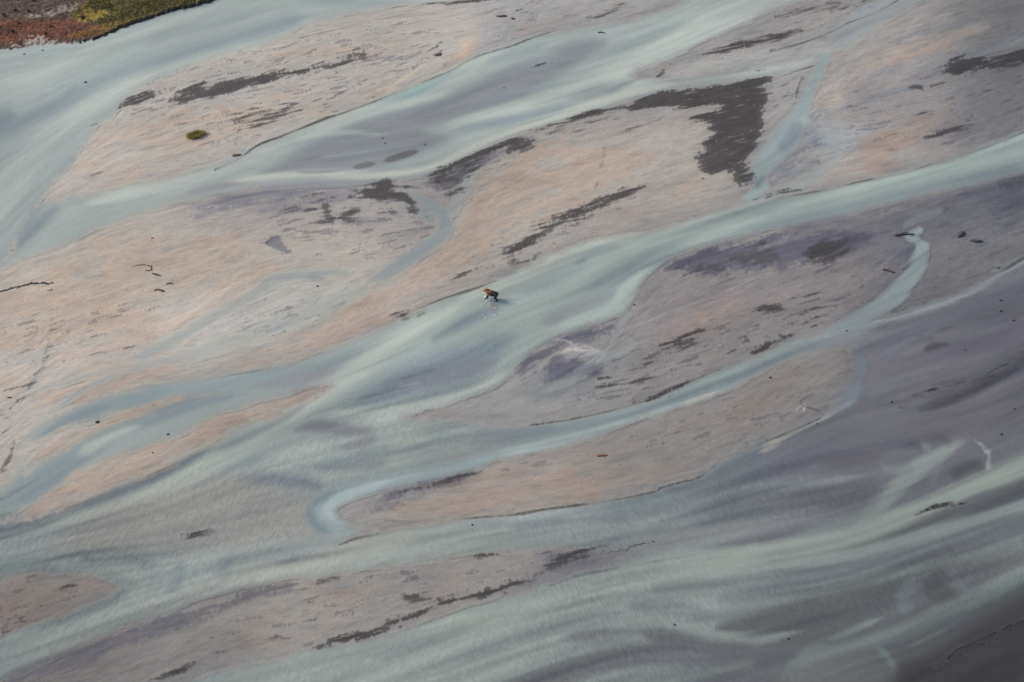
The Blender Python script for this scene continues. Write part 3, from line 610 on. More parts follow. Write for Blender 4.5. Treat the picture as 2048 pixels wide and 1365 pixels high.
F(TW,(150,156,152),1,50,"380,1240 640,1090 900,1040 1060,1050 1080,1100 700,1160 400,1230")
# ------------------------------------------------------------------ the grassy shore in the far corner
LD('land',(104,84,72),1,1.6,1,"-330,190 -100,118 -20,101 0,98 24,99 50,95 62,91 84,88 100,86 122,86 150,85 168,83 186,80 203,75 212,70 224,65 250,54 276,45 302,37 325,30 342,24 370,17 400,10 432,-1 470,-18 560,-60 700,-120 760,-210 -330,-210")
LD('c',(98,84,74),.8,14,3,"-300,-200 200,-200 150,10 110,30 60,40 0,45 -300,90")
LD('c',(118,76,56),.85,9,2,"-40,50 60,42 130,38 170,44 190,60 160,80 110,84 40,84 -40,86")
LD('c',(150,138,128),.75,6,3,"60,34 80,28 110,22 140,14 160,16 150,26 120,32 90,38")
LD('c',(176,162,150),.95,3,2.5,"28,94 44,88 60,82 74,78 84,80 90,84 110,86 80,90 60,92")
LD('c',(108,99,54),.95,9,2,"140,34 152,22 180,0 220,-60 500,-160 720,-160 560,-60 432,-2 342,22 302,35 250,52 226,62 215,66 190,52 165,44")
LD('c',(158,136,56),.8,6,2,"152,34 172,24 196,22 210,28 180,38")
LD('c',(128,94,50),.8,6,2,"150,70 170,62 190,54 212,58 222,64 204,74 184,79 160,81")
LD('c',(124,94,52),.6,5,2,"225,52 250,44 285,40 270,46 240,56")

F('W',(160,172,176),.92,8,"1180,1168 1240,1120 1330,1085 1420,1060 1520,1040 1620,1010 1760,950 1900,910 2048,860 2200,820 2200,960 2048,975 1900,1020 1780,1060 1640,1100 1500,1125 1380,1130 1280,1142")
F('W',(160,172,176),.92,6,"1500,899 1560,876 1640,842 1700,820 1800,840 1860,900 1860,980 1760,1010 1640,1010 1500,985")
# ------------------------------------------------------------------ lower right: wide shallow fan over dark mauve silt, corner light fall-off painted in
F(T,(100,98,102),1,60,"1720,640 2048,520 2300,460 2300,900 2048,900 1800,960 1600,900 1700,790")
F(TW,(130,137,140),1,60,"1050,1080 1250,1000 1420,930 1500,950 1400,1060 1100,1110")
F(TW,(104,107,114),1,50,"1400,960 1440,910 1640,830 1760,960 1740,1030 1560,1070 1400,1070")
F(TW,(106,105,111),1,60,"1600,840 1700,740 2048,560 2400,400 2400,760 2048,920 1800,1040 1640,1010")
F(TW,(141,148,146),1,60,"380,1400 700,1270 1100,1150 1400,1090 1640,1060 1500,1180 1200,1330 900,1420")
F(TW,(96,98,102),1,70,"1360,1420 1480,1210 1640,1080 2048,900 2400,760 2400,1600 1360,1600")
F(TW,(74,73,74),1,70,"1760,1600 1800,1310 2048,1170 2400,1000 2400,1600")
A='CA'
F(A,(92,91,98),.8,14,"1760,990 1700,1012 1600,1018 1500,1018 1440,1040 1400,1050 1480,1010 1600,985 1740,966")
F(A,(124,136,140),.8,12,"1640,842,4 1560,880,7 1490,908,9 1440,935,12 1400,965,12 1340,992,12 1260,1012,12 1160,1030,12")
F(A,(122,129,132),.85,9,"1760,950,4 1640,962,6 1520,972,8 1445,986,9 1370,1012,9 1290,1026,9 1180,1042,7 1100,1050,4")
F(A,(112,118,123),.6,12,"1640,1000,8 1540,1006,12 1440,1030,14 1340,1062,14 1240,1080,10")
F(A,(130,134,136),.7,18,"1480,1050 1400,1045 1280,1060 1180,1080 1120,1100 1220,1100 1340,1098 1440,1082")
F(A,(92,93,98),.85,8,"1330,1118,3 1400,1110,8 1480,1092,10 1560,1074,10 1620,1056,7 1680,1036,4")
F(A,(106,108,116),.6,10,"1300,985,4 1380,975,10 1440,955,12 1500,930,8")
# bright threads
F(A,(140,148,143),1,9,"2200,850,12 2120,888,14 2048,932,17 1976,966,19 1861,1016,20 1785,1043,21 1709,1076,22 1633,1098,22 1557,1111,18 1481,1116,14 1367,1121,11 1252,1142,10 1160,1168,8")
F(A,(146,154,149),.9,12,"1600,1104,10 1481,1124,14 1367,1140,18 1252,1164,20 1150,1190,22 1040,1222,20 940,1246,16 820,1278,10")
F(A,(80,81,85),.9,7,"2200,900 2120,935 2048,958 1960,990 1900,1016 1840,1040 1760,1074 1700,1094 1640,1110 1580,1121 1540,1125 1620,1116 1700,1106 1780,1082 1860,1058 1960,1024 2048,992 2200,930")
F(A,(128,137,135),.95,7,"2200,960,9 2048,1010,11 1937,1041,11 1823,1075,11 1709,1108,10 1618,1121,8 1540,1130,5 1440,1146,4")
F(A,(108,113,119),.8,10,"2200,1000 2048,1036 1937,1066 1823,1100 1709,1130 1600,1150 1500,1176 1440,1196 1500,1196 1640,1168 1760,1142 1900,1106 2048,1068 2200,1020")
F(A,(119,128,127),.9,7,"2200,1040,8 2048,1088,9 1937,1116,9 1823,1139,9 1709,1165,9 1595,1189,9 1481,1221,9 1405,1238,7 1330,1246,4")
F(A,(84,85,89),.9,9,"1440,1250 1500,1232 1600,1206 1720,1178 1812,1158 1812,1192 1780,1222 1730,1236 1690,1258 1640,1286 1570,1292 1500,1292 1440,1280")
F(A,(96,97,101),.6,14,"1850,1130 1950,1112 2048,1096 2200,1060 2200,1100 2048,1130 1960,1150 1880,1170")
F(A,(116,126,125),.9,8,"2200,1080,12 2048,1150,13 1976,1187,13 1899,1222,13 1823,1256,13 1747,1279,13 1671,1291,12 1610,1312,10 1575,1336,9 1556,1380,9")
F(A,(126,136,134),.85,4,"1768,1234,2 1730,1252,4 1690,1271,6 1640,1288,6")
F(A,(102,110,113),.8,8,"1836,1138,6 1816,1170,10 1808,1205,11 1822,1240,9")
F(A,(100,107,110),.75,8,"1905,1130,5 1912,1160,8 1940,1182,8 1975,1180,5")
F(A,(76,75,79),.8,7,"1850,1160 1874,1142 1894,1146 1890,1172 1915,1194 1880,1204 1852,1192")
F(A,(108,118,118),.85,6,"1740,1284,5 1764,1302,7 1782,1325,6 1792,1350,3")
F(A,(110,120,120),.6,6,"1790,1306,3 1850,1280,5 1920,1240,4 1980,1212,2")
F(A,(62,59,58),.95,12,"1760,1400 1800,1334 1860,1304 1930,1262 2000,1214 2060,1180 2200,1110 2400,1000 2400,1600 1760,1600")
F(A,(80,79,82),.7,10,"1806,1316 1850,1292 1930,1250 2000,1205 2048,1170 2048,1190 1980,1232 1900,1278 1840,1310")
F(A,(112,113,113),.3,20,"1600,1345 1650,1322 1720,1312 1775,1330 1790,1365 1780,1420 1620,1420 1590,1380")
F(A,(110,114,117),.8,10,"1260,1184,3 1330,1178,8 1400,1172,9 1470,1170,6 1520,1174,3")
F(A,(114,118,121),.8,11,"1230,1216,5 1290,1211,12 1350,1218,14 1410,1232,9 1450,1240,4")
F(A,(104,106,112),.85,9,"1090,1290,3 1140,1278,8 1200,1264,11 1270,1256,11 1340,1262,8 1390,1268,4")
F(A,(132,140,138),.9,6,"1150,1262,3 1214,1250,5 1290,1246,6 1351,1252,7 1420,1270,7 1496,1280,7 1572,1268,6 1640,1256,4")
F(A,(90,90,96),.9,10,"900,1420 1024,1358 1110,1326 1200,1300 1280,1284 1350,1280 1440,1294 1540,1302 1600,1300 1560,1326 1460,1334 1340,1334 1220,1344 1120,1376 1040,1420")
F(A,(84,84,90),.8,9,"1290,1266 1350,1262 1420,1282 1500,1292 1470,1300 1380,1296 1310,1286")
F(A,(112,117,119),.8,10,"1100,1395 1200,1362 1320,1342 1420,1332 1500,1322 1500,1345 1400,1362 1280,1385 1200,1410")
F(A,(92,92,98),.7,8,"1380,1372 1440,1350 1520,1342 1560,1360 1500,1390 1400,1400")
F(A,(120,126,128),.5,10,"1000,1290,6 1100,1256,9 1200,1232,8 1280,1226,4")
F(A,(118,123,126),.5,9,"880,1330,4 960,1300,8 1040,1276,8 1110,1256,4")
F(A,(150,157,152),.6,10,"920,1335,5 1000,1306,9 1080,1282,8 1140,1262,4")
F(A,(88,88,94),.7,9,"1640,1280 1700,1268 1740,1262 1720,1276 1660,1292")
# veils over the mud
F(A,(132,140,138),.9,7,"1960,860,2 1920,882,4 1884,905,7 1856,925,10 1831,944,12 1808,966,13 1785,988,14 1755,1016,14 1720,1044,12 1680,1062,8")
F(A,(118,124,125),.75,6,"1836,935,6 1800,944,5 1772,936,4 1755,918,2")
F(A,(118,124,125),.75,5,"1860,905,5 1848,890,4 1843,872,2")
F(A,(138,143,145),.8,3,"1950,880,2 1965,892,4 1977,905,4 1978,930,4 1976,955,4")
F(A,(114,120,123),.7,6,"1860,975,8 1872,950,6 1880,925,3")
F(A,(116,123,125),.75,7,"1762,955,3 1756,980,6 1745,1010,8 1700,1040,8 1640,1058,6 1560,1075,4")
F(A,(80,77,84),.85,6,"1900,940 1925,924 1960,918 1968,938 1945,946 1915,962 1902,956")
F(A,(82,80,84),.7,6,"1800,898,3 1825,888,6 1845,896,4")
F(A,(82,80,84),.7,6,"1856,884,3 1880,876,6 1905,886,3")
F(A,(86,83,90),.6,10,"1620,930,3 1680,922,7 1740,915,7 1780,905,3")
F(A,(112,114,122),.6,10,"2048,740,8 1960,775,10 1880,805,10 1800,822,8 1720,835,6")
F(A,(90,88,96),.6,14,"1860,660,8 1940,640,14 2048,605,18 2150,560,20")
F(A,(112,112,120),.6,9,"1760,715,4 1860,692,7 1960,665,6 2048,640,5")
F(A,(112,112,118),.6,8,"1740,775,4 1850,748,7 1950,722,7 2048,690,8")
F(A,(116,126,136),.75,7,"1708,684,10 1716,715,14 1712,750,14 1702,785,13 1680,806,9")
F(A,(116,122,134),.6,6,"1800,655,5 1795,690,7 1772,728,5")
F(A,(128,140,148),.75,6,"1722,786,6 1680,808,9 1645,830,7 1610,850,4")
F(A,(118,122,128),.55,7,"1830,730,3 1790,758,7 1750,782,7 1720,798,4")
# ------------------------------------------------------------------ threads of water on the bars, side streams
WS='WS'
F('WJ',(156,172,176),.9,5,"1840,462,3 1818,474,5 1836,484,9 1848,500,12 1840,525,14 1818,558,15 1790,590,16 1758,616,15 1718,638,13 1670,660,12")
F(WS,(168,176,182),.4,7,"1900,415,4 1850,430,8 1815,445,8 1805,465,6")
F(WS,(158,176,182),.95,7,"1030,900,4 960,922,11 880,942,13 800,957,13 720,972,16 664,992,20 642,1020,22 652,1046,20 686,1062,16 724,1056,10 742,1036,5")
F(WS,(164,178,182),.8,8,"724,1058,6 680,1078,11 620,1092,12 560,1104,12 480,1110,12")
F('WJ',(158,176,178),.9,7,"1652,112,9 1640,140,10 1625,170,10 1614,196,10 1604,220,14 1590,248,22 1570,280,26 1545,310,22 1522,340,18 1520,370,14 1500,400,10")
F(WS,(172,182,182),.8,8,"1400,440,6 1470,420,8 1530,398,9 1580,378,9 1620,358,9 1660,334,8 1690,310,5")
F(WS,(166,176,180),.6,14,"1640,120,14 1680,80,22 1730,40,28 1800,0,28 1900,-50,28")
F(WS,(168,178,180),.45,12,"1590,230,10 1630,260,12 1680,285,12 1710,290,6")
F(S,(128,142,156),.7,5,"1745,98,3 1715,116,4 1690,132,4 1668,150,3")
F(S,(122,136,152),.65,7,"1602,240,8 1592,262,13 1574,288,12 1555,310,7")
F(S,(118,132,148),.7,4,"1532,350,3 1520,362,6 1508,376,6")
F('L',None,.8,8,"1500,350 1520,335 1540,330 1530,350 1522,372 1505,384 1494,372")
F('L',None,.55,9,"1560,345 1580,325 1610,310 1620,325 1590,350")
F('GS',(146,152,160),.6,6,"1720,120,2 1780,90,4 1860,60,5 1960,40,4")
F('GS',(150,158,162),.5,8,"1690,215,3 1780,190,6 1880,150,6 1980,90,8 2100,60,8")
F('GS',(146,152,158),.5,6,"1640,225,3 1700,215,5 1760,190,4 1820,180,3")
F(WS,(150,164,170),.75,7,"796,358,5 804,370,7 834,394,8 866,414,11 888,436,14 888,464,15 858,490,14 808,525,14 756,556,13 705,580,9")
F(WS,(170,178,178),.4,14,"780,540,12 700,590,18 620,630,18 540,655,16 450,690,16 370,715,14 280,735,10")
F(WS,(150,164,170),.6,6,"790,408,4 830,418,7 862,440,9 872,460,9")
F(WS,(170,178,182),.45,8,"960,330,6 940,360,10 920,395,12 905,425,12 895,450,10")
F(WS,(166,178,180),.55,10,"740,560,8 690,545,8 620,550,9 560,560,10 520,580,11 470,610,12 420,640,12 360,675,12 300,705,10 220,728,7")
F(WS,(166,176,182),.7,4,"690,532,1.5 640,545,3 590,552,4 548,558,5 520,572,5 490,592,4 450,616,3")
F(WS,(162,172,180),.75,4,"672,566,2 640,557,4 604,553,5 566,557,5 536,568,4")
F(WS,(160,170,180),.7,4,"612,618,2 590,634,4 566,650,5 540,664,4 516,676,2")
F(WS,(162,172,180),.6,3,"648,588,2 632,604,3 618,618,3 608,628,2")
F(WS,(170,178,182),.5,8,"480,690,4 420,706,7 340,722,8 260,735,8 180,752,7 110,772,5 0,785,5")
F(WS,(160,168,178),.6,4,"110,690,2 95,715,4 80,742,5 68,765,4 52,785,3")
F(WS,(160,172,180),.75,4,"258,740,2 225,752,4 190,768,5 158,786,6 130,806,6 108,824,6")
F(WS,(154,166,176),.6,4,"60,766,2 30,776,3 0,782,4")
F('GS',(184,184,182),.5,5,"700,600,2 640,632,3 580,660,3 500,700,2")
F(WS,(168,176,178),.5,9,"1230,640,6 1262,690,6 1200,720,8 1160,745,10 1120,770,9 1060,800,6")
F(WS,(168,176,180),.5,7,"1290,560,3 1254,600,6 1244,640,8 1232,670,7 1204,700,6")
F('GS',(204,202,194),.75,2,"1150,686,2 1166,692,3 1180,696,4 1196,701,2")
F('GS',(202,198,190),.7,2,"1172,712,2 1186,706,4 1202,702,3")
F('GS',(198,194,186),.7,2.5,"1196,724,2 1203,716,4 1210,708,2")
F('GS',(128,128,132),.5,2,"1700,512,.8 1640,540,1.2 1560,568,1.2 1480,590,1 1420,602,.8")
F('GS',(120,120,124),.5,1.5,"105,640,1 98,680,1.5 84,725,1.5 60,775,1.5 36,815,1.5")
F('GS',(128,128,132),.5,1.5,"1200,282,.8 1208,300,1 1204,330,1 1198,355,1 1190,380,.8")
F('GA',(108,106,115),.85,10,"1322,536 1360,518 1410,502 1480,490 1560,480 1640,470 1720,462 1740,480 1700,505 1640,525 1560,532 1480,540 1400,545 1350,542")
F('GA',(96,92,93),.8,8,"1610,505 1640,486 1675,479 1700,484 1705,498 1680,510 1650,524 1622,528")
F('GA',(102,102,110),.5,24,"1700,440 1800,408 1920,378 2048,340 2150,310 2150,380 2048,410 1930,440 1820,470 1730,480")
F('GA',(84,84,90),.7,10,"2000,362 2048,346 2150,310 2150,330 2048,368 2010,376")
F('GA',(112,110,118),.75,9,"1046,722 1095,692 1160,660 1236,640 1238,662 1190,680 1140,688 1096,712 1060,740 1036,756")
F('GA',(104,102,112),.7,10,"1110,712 1140,716 1190,722 1205,735 1190,758 1140,764 1090,752 1096,730")
F('GA',(118,124,130),.5,12,"1040,790 1090,740 1150,745 1190,770 1150,800 1080,812")
F('GA',(126,126,133),.55,16,"520,382 600,370 700,368 780,368 760,385 700,395 620,405 540,420 470,420 430,408")
LD('c',(40,34,26),.95,1.2,.6,"160,86 186,82 203,77 213,72 225,67 250,56 276,47 302,39 325,32 342,26 370,19 400,12 434,1 470,-16 468,-20 430,-4 398,7 368,14 340,21 322,28 299,35 273,42 248,51 223,62 210,68 200,73 184,78 160,82")  # shaded face of the shore bank painted as a dark rim
F('GA',(100,97,104),.85,8,"570,1164 500,1180 430,1204 360,1228 280,1250 180,1288 80,1328 0,1360 -80,1396 -80,1420 0,1388 90,1352 190,1312 290,1274 370,1248 440,1222 510,1196 580,1174")
F(S,(104,116,126),.9,9,"470,876,3 400,908,7 340,940,9 240,980,11 130,1018,13 0,1050,15 -80,1064,16")
F(S,(112,126,134),.7,8,"640,790,3 560,842,7 480,880,8 400,915,8")
F('GA',(104,100,108),.6,10,"740,1004 800,980 870,962 930,948 960,942 930,962 870,982 800,1004 740,1020")
F('GA',(128,122,126),.5,12,"470,776 560,764 640,756 700,724 690,742 640,770 600,790 560,790")
F(S,(112,126,138),.7,10,"905,652,6 870,676,3 940,636,6 1000,612,4")
F('GAS',(178,182,184),.6,3,"1150,740,2 1176,728,3 1196,712,2 1216,696,2 1230,676,1")
F(A,(152,154,154),.85,2.5,"1950,882,1.5 1962,890,3 1968,900,3 1978,910,3 1974,930,3 1976,950,2.5")
F(A,(112,128,138),.85,6,"700,972,3 660,988,6 630,1006,7 618,1024,7 626,1044,7 650,1062,7 680,1070,4")
F(A,(164,178,182),.7,6,"800,958,3 730,976,7 680,996,9 658,1018,10 672,1042,8 700,1050,4")
F(TW,(117,116,121),1,40,"1690,690 1760,670 1860,690 1900,740 1860,800 1760,810 1690,790")
F('GA',(168,168,163),.75,8,"1336,158 1345,142 1400,122 1480,108 1560,94 1640,80 1665,104 1600,122 1500,140 1420,152 1360,160")
F('GA',(162,165,166),.6,12,"1590,215 1600,180 1622,150 1640,130 1632,170 1615,205 1600,228")
F('GA',(160,164,165),.6,16,"1625,215 1640,235 1690,250 1740,248 1760,260 1720,290 1690,310 1640,300 1610,270 1612,235")
F('GA',(168,158,148),.4,14,"1648,206 1668,180 1692,152 1730,116 1770,98 1824,90 1900,66 1960,46 1976,60 1920,86 1850,106 1780,128 1730,158 1690,190 1664,212")
F('GA',(168,158,148),.35,16,"1606,360 1650,340 1692,322 1730,285 1756,262 1806,244 1870,250 1820,282 1780,318 1730,350 1660,366")
F('GA',(142,147,150),.35,9,"1700,165 1760,140 1840,128 1920,110 2048,72 2100,60 2100,76 2048,90 1920,124 1840,142 1760,154")
F('GA',(164,148,138),.45,16,"1326,672 1370,648 1400,625 1440,600 1482,585 1490,600 1460,628 1420,650 1380,664 1340,682")
F('GA',(164,146,134),.4,8,"1396,632 1412,618 1420,626 1404,642")
F('GAS',(166,162,158),.4,2,"1590,530,1.2 1500,562,1.5 1440,590,2.5 1380,610,3 1330,628,3.5 1280,650,3")
F('GAS',(104,102,104),.6,.9,"1592,527,.8 1540,548,1 1480,574,1 1430,592,.7")
F('GAS',(188,184,176),.8,1.6,"1104,682,1 1118,680,1.5 1132,682,2 1145,690,2 1154,700,2.5")
F('GAS',(190,186,178),.85,2,"1128,703,2.5 1142,698,4 1158,700,3.5 1172,702,2 1194,700,2 1196,704,1")
F('GAS',(192,188,181),.8,1.5,"1160,716,1 1176,710,2 1194,702,2")
F('GAS',(184,180,172),.85,2,"1192,728,2 1200,718,3 1211,708,2")
F('GAS',(176,176,172),.6,1,"1593,822,.6 1598,814,.8 1611,812,.8 1607,820,.6")
F(A,(166,163,156),1,3,"1690,822,3 1655,836,3.5 1630,844,4.5 1609,852,5.5 1582,868,7 1558,883,8 1532,898,8 1510,908,6 1480,918,4")
F(A,(166,164,158),.95,2,"1625,815,2 1609,826,2.5 1596,840,3 1580,855,3.5 1560,869,3.5 1538,883,3 1515,896,2")
F(A,(112,128,138),.95,3,"1660,815,3 1640,830,4 1618,840,5 1598,852,5 1578,864,4.5 1555,878,3 1540,888,2")
F('GA',(98,93,92),.9,5,"1470,513 1500,506 1530,500 1552,502 1560,512 1546,524 1505,529 1478,524")
F('GA',(94,89,90),.8,6,"1352,538 1380,532 1420,530 1460,533 1440,541 1400,543 1366,542")
F('GA',(98,93,93),.8,7,"1622,522 1640,500 1655,484 1684,480 1690,492 1676,512 1655,526 1634,530")
F(A,(97,93,93),.95,3,"760,325,1 768,323,3 790,316,7 815,308,7.5 836,302,4 844,301,1")
F(A,(102,99,101),.9,2.5,"706,337,1 715,334,4 735,330,5 752,326,2.5")
F(A,(112,110,114),.85,2.5,"560,330,1 580,326,2.5 610,320,3.5 640,313,3.5 656,309,2")
F(A,(114,114,122),.6,3,"690,340,1 660,344,2 620,345,2 580,343,1")
F('GA',(98,92,90),.95,4,"700,393 716,384 738,374 762,366 778,361 783,371 800,378 818,388 830,400 838,416 836,430 818,424 808,410 792,398 766,400 746,398 728,392")
F('GA',(114,111,116),.75,9,"852,370 856,350 880,332 920,312 960,296 1010,281 1066,272 1056,286 1016,296 980,312 950,332 930,352 916,374 890,386 868,382")
F(DS,None,.9,4,"862,356,4 890,342,7 930,322,8 980,300,8 1030,284,8 1060,276,4")
F(DS,None,.75,4,"880,372,4 910,366,5 935,362,4")
F('GA',(116,118,127),.8,4,"536,488 546,478 560,480 572,490 580,500 576,507 560,505 545,498")
F(DS,None,.8,3,"598,398,2 620,391,4 650,384,3")
F(DS,None,.85,3,"644,406,3 652,418,6 656,432,5 664,446,3")
F(DS,None,.9,3,"684,432,5 700,426,8 718,422,5")
F(DS,None,.65,5,"640,440,3 670,452,3 700,460,2")
F(DS,None,.6,4,"752,424,3 785,428,5 800,436,3")
F(DS,None,.6,4,"540,445,2 570,425,4 600,415,3")
F(DS,None,.8,5,"1300,704,3 1330,690,5 1370,674,6 1410,660,3")
F(DS,None,.75,4,"1276,721,3 1300,715,4 1320,705,3")
F(DS,None,.75,3,"1184,758,2 1210,756,4 1232,754,2")
F(DS,None,.7,3,"1195,774,2 1215,771,3 1236,768,2")
F(DS,None,.6,4,"1262,764,2 1290,758,4 1315,754,2")
F(DS,None,.9,3,"1250,806,2 1280,800,5 1310,791,5 1350,775,4 1378,761,1.5")
F(DS,None,.6,6,"1440,725,3 1465,700,6 1490,680,6 1502,668,3")
F(DS,None,.8,4,"1505,620,3 1525,610,4 1545,615,5 1566,622,4")
F(A,(98,95,93),.95,1.2,"1510,704,1 1548,681,1.6 1600,652,1.6 1636,636,1")
F(A,(50,46,46),1,5,"1836,819 1870,803 1910,784 1950,762 2000,732 2048,704 2200,640 2200,672 2048,736 2005,758 1960,780 1910,804 1866,818")
F(A,(84,79,80),.8,4,"1842,776,1 1880,768,2.5 1930,760,4 1975,750,5 2010,735,5")
F(A,(88,83,86),.7,4,"1830,800,1.5 1865,792,3 1900,782,4 1940,770,4")
F(A,(82,78,78),.95,3,"1838,710,2 1852,702,6 1870,694,8 1890,690,6 1915,685,2")
F(A,(90,86,87),.85,4,"1848,668,2 1870,662,5 1895,656,5 1918,649,2")
F(A,(92,88,92),.7,5,"1800,690,2 1840,680,5 1880,676,4")
F(A,(90,86,96),.5,8,"1700,665,4 1800,650,8 1900,625,10 2000,590,12 2100,550,12")
F(A,(88,86,94),.6,3,"1905,602,1 1940,598,2.5 1980,598,2")
F(A,(88,86,94),.5,3,"1940,640,1 1980,634,2.5 2030,620,2")
F(A,(120,122,130),.5,5,"1740,700,2 1790,690,4 1850,668,5 1900,650,4")
F(A,(122,122,126),.6,5,"1745,790,3 1790,775,6 1840,758,6 1880,745,3")
F(A,(122,128,134),.5,5,"1720,806,3 1770,798,5 1830,785,4")
# ------------------------------------------------------------------ helpers
def tag(o,label=None,cat=None,group=None,kind=None):
    if label: o['label']=label
    if cat: o['category']=cat
    if group: o['group']=group
    if kind: o['kind']=kind
    return o
def link(name,me,mat=None,parent=None):
    o=bpy.data.objects.new(name,me); COL.objects.link(o)
    if mat: me.materials.append(mat)
    if parent: o.parent=parent
    return o
def grid_mesh(name,verts,quads,attrs):
    me=bpy.data.meshes.new(name); n=len(verts); q=len(quads)
    me.vertices.add(n); me.vertices.foreach_set('co',np.ascontiguousarray(verts,np.float32).ravel())
    me.loops.add(q*4); me.loops.foreach_set('vertex_index',np.ascontiguousarray(quads,np.int32).ravel())
    me.polygons.add(q); me.polygons.foreach_set('loop_start',np.arange(0,q*4,4,dtype=np.int32))
    for k,(typ,a) in attrs.items():
        at=me.attributes.new(k,typ,'POINT')
        if typ=='FLOAT_COLOR':
            b=np.ones((n,4),np.float32); b[:,:3]=a; at.data.foreach_set('color',b.ravel())
        else: at.data.foreach_set('value',np.ascontiguousarray(a,np.float32).ravel())
    me.update(calc_edges=True); me.shade_smooth(); return me
class NT:
    def __init__(s,name):
        s.m=bpy.data.materials.new(name); s.m.use_nodes=True; s.t=s.m.node_tree; s.t.nodes.clear()
        s.out=s.n('ShaderNodeOutputMaterial')
    def n(s,typ,**kw):
        x=s.t.nodes.new(typ)
        for k,v in kw.items():
            if k in x.inputs: x.inputs[k].default_value=v
            else: setattr(x,k,v)
        return x
    def l(s,a,b): s.t.links.new(a,b)
    def attr(s,name): return s.n('ShaderNodeAttribute',attribute_name=name)
    def math(s,op,a,b=None,clamp=False):
        x=s.n('ShaderNodeMath',operation=op,use_clamp=clamp)
        for i,v in enumerate((a,b)):
            if v is None: continue
            if isinstance(v,(int,float)): x.inputs[i].default_value=v
            else: s.l(v,x.inputs[i])
        return x.outputs[0]
    def noise(s,vec,scale,detail=2,rough=.5,dist=0):
        x=s.n('ShaderNodeTexNoise',Scale=scale,Detail=detail,Roughness=rough,Distortion=dist); s.l(vec,x.inputs['Vector']); return x.outputs['Fac']
    def mapping(s,vec,rot=0,scale=(1,1,1)):
        r=s.n('ShaderNodeMapping'); r.inputs['Rotation'].default_value=(0,0,-rot); s.l(vec,r.inputs['Vector'])
        q=s.n('ShaderNodeMapping'); q.inputs['Scale'].default_value=scale; s.l(r.outputs[0],q.inputs['Vector']); return q.outputs[0]
    def maprange(s,v,a,b,c,d):
        x=s.n('ShaderNodeMapRange'); s.l(v,x.inputs[0])
        for i,k in enumerate((a,b,c,d)): x.inputs[i+1].default_value=k
        return x.outputs[0]
    def mul(s,col,fac):
        x=s.n('ShaderNodeVectorMath',operation='SCALE'); s.l(col,x.inputs[0]); s.l(fac,x.inputs['Scale']); return x.outputs[0]
def simple(name,rgb,rough=.8,var=.25,scale=6.0,rgb2=None):
    t=NT(name); co=t.n('ShaderNodeTexCoord').outputs['Object']
    n=t.noise(co,scale,4,.6); r=t.n('ShaderNodeValToRGB'); e=r.color_ramp.elements
    b=rgb2 or tuple(c*(1+var) for c in rgb)
    e[0].color=(*[c*(1-var) for c in rgb],1); e[1].color=(*b,1); e[0].position=.3; e[1].position=.7
    t.l(n,r.inputs[0]); p=t.n('ShaderNodeBsdfPrincipled',Roughness=rough); t.l(r.outputs[0],p.inputs['Base Color'])
    bm_=t.n('ShaderNodeBump',Strength=.5,Distance=.05); t.l(n,bm_.inputs['Height']); t.l(bm_.outputs[0],p.inputs['Normal'])
    t.l(p.outputs[0],t.out.inputs[0]); return t.m
# ------------------------------------------------------------------ ground and water
M=compose()
xs=XS/UNIT; ys=YS/UNIT/KY
gx,gy=np.meshgrid(xs,ys)
def attr_h(x,y):
    i=min(max(int((x*UNIT-X0)/STEP+.5),0),NX-1); j=min(max(int((y*UNIT*KY-Y0)/STEP+.5),0),NY-1); return float(M['H'][j,i])
idx=np.arange(NX*NY,dtype=np.int32).reshape(NY,NX)
quads=np.stack([idx[:-1,:-1],idx[:-1,1:],idx[1:,1:],idx[1:,:-1]],-1).reshape(-1,4)
V=np.stack([gx,gy,M['H']],-1).reshape(-1,3)
comp=(M['G']*(1-M['Wa'][...,None])+M['Wc']*M['Wa'][...,None])
border=np.concatenate([idx[0,:-1],idx[:-1,-1],idx[-1,:0:-1],idx[:0:-1,0]])
rings=[]; n0=NX*NY; prev=border; EV=[]; EQ=[]; EC=[]; cb=comp.reshape(-1,3)[border]; mean=cb.mean(0)
for k,sc in enumerate((1.25,2.0,8.0,120.0)):
    c=V[border].copy(); c[:,:2]*=sc; c[:,2]=.02
    cur=np.arange(len(border),dtype=np.int32)+n0+k*len(border)
    EV.append(c); f=[.25,.7,1,1][k]; EC.append(cb*(1-f)+mean*f)
    EQ.append(np.stack([prev,cur,np.roll(cur,-1),np.roll(prev,-1)],-1)); prev=cur
VG=np.vstack([V]+EV); QG=np.vstack([quads]+EQ)
pad=lambda a,v: np.concatenate([a.ravel(),np.full(len(border)*4,v,np.float32)])
gme=grid_mesh('ground',VG,QG,{'tint':('FLOAT_COLOR',np.vstack([M['G'].reshape(-1,3)]+EC)*ALB*GCAL),'wet':('FLOAT',pad(M['wet'],.3)),'silt':('FLOAT',pad(M['D'],0))})
t=NT('river_silt'); geo=t.n('ShaderNodeNewGeometry').outputs['Position']
A=math.radians(19)
v1=t.mapping(geo,A,(1.1,3.2,1)); v2=t.mapping(geo,A,(3.0,7.0,1))
n1=t.noise(v1,1.0,4,.6); n2=t.noise(v2,1.0,3,.65); n3=t.noise(geo,14.0,2,.6)
f=t.math('ADD',t.maprange(n1,.25,.75,-.05,.05),t.maprange(n2,.25,.75,-.085,.085)); f=t.math('ADD',f,t.maprange(n3,.2,.8,-.07,.07)); f=t.math('ADD',f,1.0)
